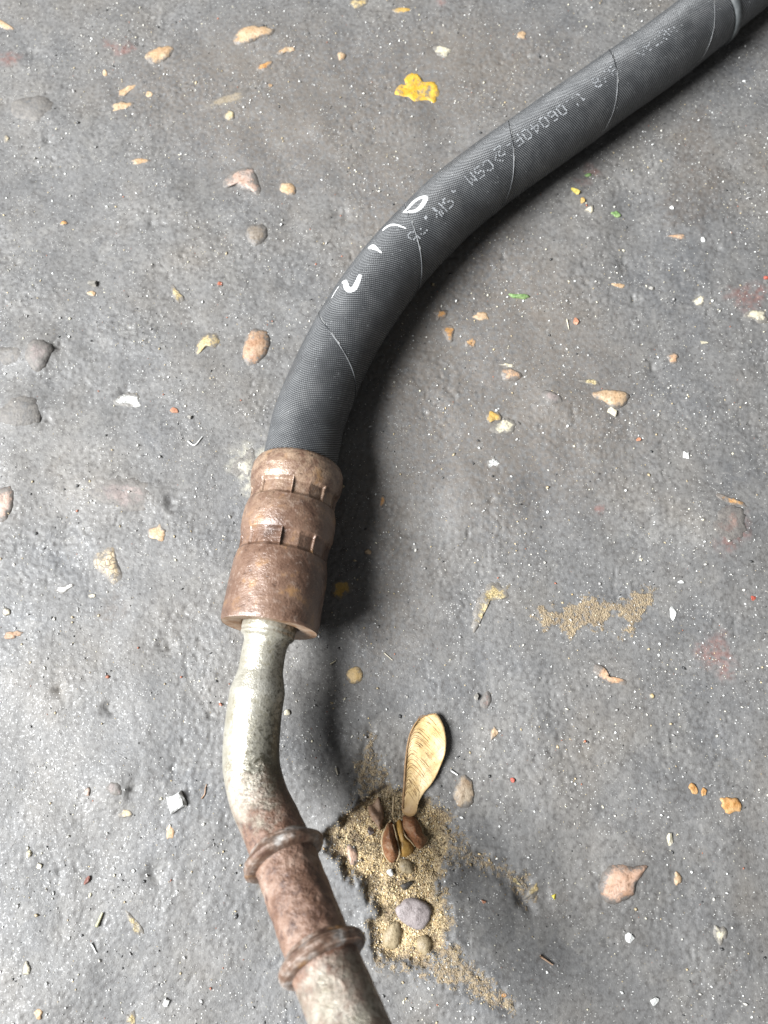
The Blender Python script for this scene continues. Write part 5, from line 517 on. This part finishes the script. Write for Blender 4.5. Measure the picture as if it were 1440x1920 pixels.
# crimped ferrule
FL = frail.len
prof_s = np.array([0, .002, .02, .05, .10, .15, .178, .186, .200, .265, .279, .287, .33, .39, .45, .482, .490, .504, .575, .589, .597, .65, .72, .94, .985, 1.0])
prof_r = np.array([9.7, 10.7, 11.5, 12.05, 12.3, 12.1, 11.75, 11.55, 11.05, 10.95, 11.35, 11.55, 12.0, 12.2, 12.05, 11.75, 11.5, 11.1, 11.0, 11.4, 11.6, 12.05, 12.2, 12.3, 12.2, 11.9])
def ferrule_r(s, t):
    f = s / FL; r = np.interp(f, prof_s, prof_r)
    d = np.degrees(t) - 5; ang = (d + 22.5) % 45 - 22.5
    for lo, hi, sk in ((.182, .283, 0), (.486, .593, -2.5)):
        a2 = (d - sk + 22.5) % 45 - 22.5
        inb = sstep(lo - .004, lo + .012, f) * sstep(hi + .004, hi - .012, f)
        fin = np.exp(-(a2 / .55) ** 2) * .95 * inb
        flat = inb * (.42 - .42 * (np.abs(a2) / 22.5) ** 2) * -.9          # each die leaves a flat between two fins
        half = inb * .10 * np.sign(np.sin(np.radians(d * 4)))
        r = r + fin + flat
    return (r + .04 * perlin(t * 5, s / 2.2, 7) + .03 * perlin(t * 14, s / .8, 8) + .08 * perlin(t * 2, s / 6, 9)) * 1.025
fs = np.unique(np.concatenate([np.linspace(0, 1, 150), prof_s, prof_s + .004]))
fer = sweep('crimp_ferrule', frail, np.clip(fs, 0, 1) * FL, ferrule_r, 460, rust, hose_root, base)
# end face: turned ring with a recessed bore
face = m_plain('rusty_end_face', (.20, .10, .045), (.33, .24, .17), 3.0, .55, .25)
sweep('end_face', frail, FL + np.array([-.02, -.06, -.3, -.7, -2.5]), lambda s, t: np.interp(-s, -(FL + np.array([-.02, -.06, -.3, -.7, -2.5])), [12.27, 11.8, 8.1, 7.5, 7.1]) + .05 * perlin(t * 6, s, 3), 160, face, fer, base)
sweep('hose_lip', frail, np.array([.0, -.05, .4]), lambda s, t: np.interp(s, [-.05, .0, .4], [9.55, 9.7, 9.5]), 120, rust, fer, base)

# bent tube
trailS = trail.len
def s_at(i): return trail.s[i * 24]
S_neck, S_shoulder, S_c1, S_c2 = s_at(3), s_at(4), s_at(11), s_at(13)
def tube_r(s, t):
    r = 1.03 * np.interp(s, [0, 2.6, 2.9, 3.6, 4.2, 4.5, 6.0, S_neck, S_shoulder + .5, S_c1 - 8, S_c1, S_c2 - 1, S_c2, trailS], [6.7, 6.75, 6.5, 6.7, 6.3, 5.75, 5.35, 5.4, 6.6, 6.7, 6.8, 6.8, 7.05, 7.05])
    rusty = sstep(S_c1 - 14, S_c1, s) * (1 - .6 * sstep(S_c2, S_c2 + 4, s))
    return r + rusty * (.16 * perlin(t * 3, s / 3, 5) + .10 * perlin(t * 8, s / 1.2, 6)) + .03 * perlin(t * 3, s / 5, 4)
tube = sweep('bent_tube', trail, np.linspace(0, trailS, 420), tube_r, 110, tubem, hose_root, base, (True, True))
def collar(name, s0, prof, seed):
    ss = np.array([p[0] for p in prof]); rr_ = 1.09 * np.array([p[1] for p in prof])
    sv = np.unique(np.concatenate([np.linspace(ss[0], ss[-1], 40), ss]))
    return sweep(name, trail, s0 + sv, lambda s, t: np.interp(s - s0, ss, rr_) + (.38 * perlin(t * 2.0, s / 4 + seed, seed) + .16 * perlin(t * 7, s / 1.0, seed + 1)) * (np.interp(s - s0, ss, rr_) > 7.3), 150, collm, hose_root, base)
collar('collar', S_c1, [(-3.4, 6.4), (-2.6, 6.75), (-1.8, 7.5), (-1.1, 8.35), (-.3, 8.75), (.5, 8.7), (1.0, 8.1), (1.25, 7.2), (1.3, 6.3)], 11)
collar('collar', S_c2, [(-3.0, 6.5), (-2.2, 6.9), (-1.5, 7.8), (-.9, 8.55), (-.2, 8.9), (.6, 8.85), (1.2, 8.3), (1.5, 7.4), (1.55, 6.5)], 14)

# ------------------------------------------------------------------ sycamore key
sz = gh(*SEED_BASE)
key = empty('sycamore_seed', (SEED_BASE[0], SEED_BASE[1], sz)); kb = (SEED_BASE[0], SEED_BASE[1], sz)
tag(key, 'dry golden sycamore seed with one upright wing lying on the sandy hollow', 'seed')
M = Mat('papery_golden_wing'); n1 = M.noise(5, 4, .6); n2 = M.noise(.5, 3, .6)
c = M.mix(M.ramp(n1, [(.35, 0), (.65, 1)]), (.46, .31, .125), (.60, .46, .26)); c = M.mix(M.ramp(n2, [(.30, .6), (.45, 0)]), c, (.22, .12, .045)); c = M.mix(M.ramp(M.noise(1.6, 5, .7), [(.52, 0), (.68, .55)]), c, (.30, .175, .07))
c = M.mix(M.ramp(M.math('ADD', M.attr('rim'), M.math('MULTIPLY', M.math('SUBTRACT', n1, .5), .5)), [(.62, 0), (1.0, .75)]), c, (.25, .135, .05)); wingm = M.set(Base_Color=c, Roughness=.5, Normal=M.bump(n2, .08, .5), Specular_IOR_Level=.4)
W = closed_smooth(WING, 4); wc = W.mean(0); ax = np.array([W[:, 0].mean(), 0])
root = np.array([(WING[0][0] + WING[14][0]) / 2, WING[15][1]]); tip = np.array(WING[6]); ad = (tip - root) / np.linalg.norm(tip - root); an = np.array([ad[1], -ad[0]])
def wing_z(p):
    t = (p - root) @ ad; q = (p - root) @ an
    return 1.7 + 1.0 * np.sin(np.clip(t / 38, 0, 1) * 2.6) + .016 * q * q + .05 * q + .22 * np.sin(t * .55 + q * .8) + .12 * np.sin(t * 1.3 - q * 1.7)
gz = max(sz, gh(*tip) - 1.0)
m = len(W); V = []; F = []; fr = [1, .93, .8, .6, .4, .2]
for side in (0, 1):
    for f in fr:
        for p in wc + (W - wc) * f: V.append((p[0], p[1], gz + wing_z(p) - side * (.12 if f < 1 else .06)))
    V.append((wc[0], wc[1], gz + wing_z(wc) - side * .12))
T = len(fr) * m + 1
for side in (0, 1):
    o0 = side * T
    for k in range(len(fr) - 1):
        for j in range(m): F.append((o0 + k * m + j, o0 + k * m + (j + 1) % m, o0 + (k + 1) * m + (j + 1) % m, o0 + (k + 1) * m + j))
    for j in range(m): F.append((o0 + (len(fr) - 1) * m + j, o0 + (len(fr) - 1) * m + (j + 1) % m, o0 + T - 1))
for j in range(m): F.append((j, (j + 1) % m, T + (j + 1) % m, T + j))
wing = fix(new_mesh('wing', V, F, wingm, key, True, None, kb))
rim = []
for side in (0, 1): rim += [f for f in fr for _ in range(m)] + [0]
rim = np.array(rim); tt = (np.array([v[:2] for v in V]) - root) @ ad; rim = np.maximum(rim ** 3 * .8, sstep(16, 0, tt) * .95)
at = wing.data.attributes.new('rim', 'FLOAT', 'POINT'); at.data.foreach_set('value', rim.astype(np.float32))
def tube_line(name, P, rads, mat, parent, b, k=6):
    P = np.asarray(P, float); d = np.gradient(P, axis=0); d /= np.linalg.norm(d, axis=1)[:, None] + 1e-9; V = []; F = []
    for i in range(len(P)):
        s = np.cross(d[i], (0, 0, 1)); s /= np.linalg.norm(s) + 1e-9; u = np.cross(s, d[i]); r = rads[i] if hasattr(rads, '__len__') else rads
        for j in range(k): a = 2 * math.pi * j / k; V.append(P[i] + r * (math.cos(a) * s + math.sin(a) * u))
    for i in range(len(P) - 1):
        for j in range(k): F.append((i * k + j, i * k + (j + 1) % k, (i + 1) * k + (j + 1) % k, (i + 1) * k + j))
    F.append(tuple(range(k))); F.append(tuple(range((len(P) - 1) * k, len(P) * k))[::-1])
    return V, F
veinm = m_plain('brown_vein', (.15, .08, .032), (.27, .16, .07), .8, .6)
# thick leading edge along the left rim of the wing
lead = catmull(WING[0:7], 6); V, F = tube_line('', [(x + .25, y, gz + wing_z(np.array([x, y])) + .05) for x, y in lead], np.linspace(.34, .08, len(lead)), veinm, wing, kb)
new_mesh('leading_edge', V, F, veinm, wing, True, None, kb)
rr = random.Random(8); VV = []; FF = []
Lg = np.array(WING[0:6]); right = catmull(WING[7:14], 8)
for i in range(34):
    f = i / 33; st = catmull(WING[0:6], 8); a = st[int((.12 + .66 * f) * (len(st) - 1))]; 
    e = right[int(np.clip((1 - f) * .86 + .12, 0, 1) * (len(right) - 1))]
    e = a + (e - a) * rr.uniform(.72, .96)
    mid = a + (e - a) * rr.uniform(.38, .5) + ad * (2.0 + .8 * f) * rr.uniform(.75, 1.2) ; mid2 = a * .7 + mid * .3 + ad * 1.6
    P = catmull([a + an * .3, mid2 + an * .2, mid, e], 6); P = [(x, y, gz + wing_z(np.array([x, y])) + .03) for x, y in P]
    V, F = tube_line('', P, np.linspace(.10, .03, len(P)) * rr.uniform(.5, 1.15), veinm, wing, kb, 4); n0 = len(VV); VV += list(V); FF += [tuple(q + n0 for q in f_) for f_ in F]
o = new_mesh('veins', VV, FF, veinm, wing, True, None, kb); tag(o, kind='stuff')
M = Mat('brown_seed_case'); n1 = M.noise(3, 4, .6); n2 = M.noise(.6, 3)
c = M.ramp(n1, [(.3, (.11, .042, .016)), (.5, (.24, .10, .042)), (.7, (.36, .22, .13))])
c = M.mix(M.ramp(n2, [(.55, 0), (.7, .6)]), c, (.40, .27, .17)); nutm = M.set(Base_Color=c, Roughness=.55, Normal=M.bump(n2, .25, .6, M.bump(M.noise(2.5, 4, .65), .9, .5)), Specular_IOR_Level=.5)
V, F = dome_mesh(NUT_LEFT, 4.2, 1.7, 7, .0, 1.0, .30, 3, .3, 3, sz, True, .08); fix(new_mesh('seed_case', V, F, nutm, key, True, None, kb))
V, F = dome_mesh(NUT_RIGHT, 4.8, 1.6, 7, .0, 1.0, .38, 5, .5, 3, sz, True, .12); fix(new_mesh('seed_case', V, F, nutm, key, True, None, kb))
V, F = dome_mesh(NUT_MIDDLE, 3.0, 2.0, 6, .0, 1.0, .2, 6, .2, 3, sz, True); fix(new_mesh('inner_husk', V, F, m_plain('golden_husk', (.34, .18, .04), (.46, .28, .08), 1.0, .5, .2), key, True, None, kb))
# pale papery edges of the two cases
paper = m_plain('pale_papery_edge', (.36, .26, .14), (.46, .36, .22), .8, .5)
for pl, zt, i0, i1 in ((NUT_LEFT, 3.0, 7, 12), (NUT_RIGHT, 3.2, 8, 12), (NUT_LEFT, 1.0, 0, 7), (NUT_RIGHT, 1.2, 2, 7)):
    pts = catmull([pl[k % len(pl)] for k in range(i0, i1)], 5)
    V, F = tube_line('', [(x, y, sz + zt * (.5 + .5 * math.sin(math.pi * k / (len(pts) - 1)))) for k, (x, y) in enumerate(pts)], .22, paper, key, kb)
    new_mesh('case_edge', V, F, paper, key, True, None, kb)
V, F = tube_line('', [(x, y, sz + 3.0 - .4 * k) for k, (x, y) in enumerate(STALK)], [.35, .28, .2], paper, key, kb); new_mesh('stalk', V, F, paper, key, True, None, kb)

# ------------------------------------------------------------------ loose things on the ground
def chunk_mesh(w, h, hz, seed, angular=True):
    bm = bmesh.new(); bmesh.ops.create_icosphere(bm, subdivisions=2, radius=1); rr = random.Random(seed)
    pl = [(Vector((rr.gauss(0, 1), rr.gauss(0, 1), rr.gauss(0, .8))).normalized(), rr.uniform(.30, .72)) for _ in range(9)]
    for v in bm.verts:
        for n, d in pl:
            q = v.co.dot(n)
            if q > d: v.co -= n * (q - d) * .95
        v.co *= 1 + rr.uniform(-.05, .05)
        v.co = Vector((v.co.x * w / 2 / .85, v.co.y * h / 2 / .85, v.co.z * hz * .62 + hz * .25))
    V = [tuple(v.co) for v in bm.verts]; bm.verts.index_update(); F = [tuple(v.index for v in f.verts) for f in bm.faces]; bm.free(); return V, F
def slab_mesh(w, h, hz, seed):
    rr = random.Random(seed); c = [(x * rr.uniform(.8, 1.15), y * rr.uniform(.8, 1.15)) for x, y in [(-.5, -.5), (0, -.5), (.5, -.45), (.5, .05), (.48, .5), (.05, .48), (-.45, .5), (-.5, 0)]]; V = []; F = []
    for z, s in ((-.2, 1), (.6, 1.0), (1, .8)):
        for x, y in c: V.append((x * w * s * rr.uniform(.93, 1.05), y * h * s * rr.uniform(.93, 1.05), z * hz * rr.uniform(.75, 1.15)))
    m = len(c)
    for k in range(2):
        for j in range(m): F.append((k * m + j, k * m + (j + 1) % m, (k + 1) * m + (j + 1) % m, (k + 1) * m + j))
    V.append((0, 0, hz * 1.05))
    for j in range(m): F.append((2 * m + j, 2 * m + (j + 1) % m, 3 * m))
    F.append(tuple(range(m))[::-1]); return V, F
for i, (shape, name, label, cat, x, y, w, h, hz, rot, key_, group) in enumerate(LOOSE):
    ca, sa = math.cos(R(-rot)), math.sin(R(-rot)); mt = m_stone({'red': 'brightred'}.get(key_, key_), 0.0)
    z = gh(x, y)
    if shape == 'chunk': V, F = chunk_mesh(w, h, hz, i)
    elif shape == 'slab': V, F = slab_mesh(w, h, hz, i)
    else:
        rr = random.Random(i); n = 12; O = []
        for k in range(n):
            t = 2 * math.pi * k / n; q = 1 + (.28 if shape == 'flake' else .07) * rr.uniform(-1, 1)
            O.append((x + (math.cos(t) * w / 2 * ca - math.sin(t) * h / 2 * sa) * q, y + (math.cos(t) * w / 2 * sa + math.sin(t) * h / 2 * ca) * q))
        if shape == 'dome':
            if key_ == 'mauve': O = MAUVE
            V, F = dome_mesh(O, hz * .62, 4.5 if key_ == 'mauve' else 2.6, 6, .0, .8, .22, i, -.5, 3, z, True, .03 if key_ == 'mauve' else .12)
        else: V, F = dome_mesh(O, hz, 4, 5, .0, .25, .7, i, .05, 3, None, True, .16)
        V = [(p[0] - x, p[1] - y, p[2] - z) for p in V]; ca, sa = 1, 0
    V = [(p[0] * ca - p[1] * sa, p[0] * sa + p[1] * ca, p[2]) for p in V]
    o = fix(new_mesh(name, V, F, mt, None, shape != 'chunk' and shape != 'slab')); o.location = (x * MM, y * MM, z * MM)
    tag(o, label, cat, group)
c = np.mean(YELLOW_FLAKE, 0); z = gh(*c)
V, F = dome_mesh(YELLOW_FLAKE, .45, 6, 6, .0, .3, .8, 4, .05, 4, None, True, .10)
o = fix(new_mesh('yellow_flake', V, F, m_stone('flake', 0.6), None, True, None, (c[0], c[1], z))); o.location = (c[0] * MM, c[1] * MM, z * MM)
tag(o, 'torn bright yellow flake on the ground left of the hose at the top', 'flake')
for name, label, cat, pts, r, key_ in SPLINTERS:
    P = catmull(pts, 6) if len(pts) > 2 else np.linspace(pts[0], pts[1], 8); x, y = P[0]; z = gh(x, y)
    zz = ground_h(P[:, 0], P[:, 1]); P3 = [(a[0], a[1], q + r * .8 + .1) for a, q in zip(P, zz)]
    V, F = tube_line('', P3, np.linspace(r, r * .6, len(P3)), None, None, None); o = new_mesh(name, V, F, m_stone(key_, 0.0), None, True, None, (x, y, z)); o.location = (x * MM, y * MM, z * MM); tag(o, label, cat)

# ------------------------------------------------------------------ grit and sand: thousands of grains
OCT = np.array([(1, 0, 0), (0, 1, 0), (-1, 0, 0), (0, -1, 0), (0, 0, 1), (0, 0, -1)], float)
OF = np.array([(0, 1, 4), (1, 2, 4), (2, 3, 4), (3, 0, 4), (1, 0, 5), (2, 1, 5), (3, 2, 5), (0, 3, 5)])
def grains(name, px, py, size, tint, label, mat, seed, flat=.7, parent=None):
    rg = np.random.default_rng(seed); n = len(px); z = ground_h(px, py)
    V = OCT[None] * (1 + rg.uniform(-.35, .35, (n, 6, 1))) * size[:, None, None] * np.stack([rg.uniform(.6, 1.5, n), rg.uniform(.6, 1.1, n), np.full(n, flat)], -1)[:, None, :]
    a = rg.uniform(0, 6.28, n); ca, sa = np.cos(a)[:, None], np.sin(a)[:, None]
    tilt = rg.normal(0, .5, n)[:, None]; V[..., 2] += V[..., 0] * tilt
    x = V[..., 0] * ca - V[..., 1] * sa; y = V[..., 0] * sa + V[..., 1] * ca
    V = np.stack([x + px[:, None], y + py[:, None], V[..., 2] + (z + size * .25)[:, None]], -1).reshape(-1, 3)
    F = (OF[None] + 6 * np.arange(n)[:, None, None]).reshape(-1, 3)
    me = bpy.data.meshes.new(name); me.vertices.add(len(V)); me.vertices.foreach_set('co', (V * MM).astype(np.float32).ravel())
    me.loops.add(F.size); me.polygons.add(len(F)); me.loops.foreach_set('vertex_index', F.astype(np.int32).ravel())
    me.polygons.foreach_set('loop_start', np.arange(0, F.size, 3, dtype=np.int32))
    at = me.attributes.new('tint', 'FLOAT_COLOR', 'POINT'); at.data.foreach_set('color', np.repeat(np.concatenate([tint, np.ones((n, 1))], 1), 6, 0).astype(np.float32).ravel())
    me.update(calc_edges=True); me.materials.append(mat); o = bpy.data.objects.new(name, me); col.objects.link(o)
    tag(o, label, None, None, 'stuff'); return o
rg = np.random.default_rng(2)
n = 70000; px = rg.uniform(-160, 160, n); py = rg.uniform(-95, 268, n)
dens = .35 + .65 * sstep(-.3, .5, fbm(px, py, 26, 3, 201)); keep = rg.random(n) < dens * (1 - .9 * hollow_mask(px, py)); px = px[keep]; py = py[keep]; n = len(px)
size = .055 + .065 * rg.exponential(1.0, n) * (1 + .8 * (rg.random(n) < .25)); size = np.minimum(size, .55)
pal = np.array([(.72, .72, .70), (.55, .53, .48), (.45, .36, .22), (.30, .29, .28), (.035, .035, .035), (.33, .12, .07), (.62, .58, .45)])
pk = rg.choice(7, n, p=[.25, .19, .10, .22, .14, .02, .08]); tint = pal[pk] * rg.uniform(.75, 1.1, (n, 1))
grains('grit', px, py, size, tint, 'pale and dark grit scattered over the grey ground', m_vcol('grit_grains', .35), 3)
def fill(pl, n, seed):
    rg = np.random.default_rng(seed); a = np.array(pl); x = rg.uniform(a[:, 0].min() - 1, a[:, 0].max() + 1, n); y = rg.uniform(a[:, 1].min() - 1, a[:, 1].max() + 1, n); return x, y
spal = np.array([(.60, .46, .25), (.46, .33, .15), (.70, .58, .37), (.28, .185, .09), (.58, .56, .5), (.12, .09, .06)])
SX, SY, SS = [], [], []
for pl, n, m_, hi in ((HOLLOW, 24000, .0, 1), (SAND_PATCH[0], 220, .3, .5), (TONGUE, 1500, .5, .35), (FRINGE[0], 3500, .5, .4), (FRINGE[1], 3500, .5, .35)):
    x, y = fill(pl, n, int(n)); w = hi * sstep(2.2, -5.0, local_sd(x, y, pl) + 2.4 * perlin(x / 2.6, y / 2.6, 83)); k = rg.random(n) < w
    SX.append(x[k]); SY.append(y[k])
px = np.concatenate(SX); py = np.concatenate(SY); n = len(px)
size = .07 + .065 * rg.exponential(1, n); size = np.minimum(size, .8); tint = spal[rg.choice(6, n, p=[.32, .24, .16, .16, .05, .07])] * rg.uniform(.8, 1.1, (n, 1)) * (1 - .6 * sstep(.0, .45, fbm(px, py, 6, 2, 301)))[:, None]
grains('sand', px, py, size, tint, 'golden sand grains filling the hollow and patches in the ground', m_vcol('sand_grains', .5), 5)
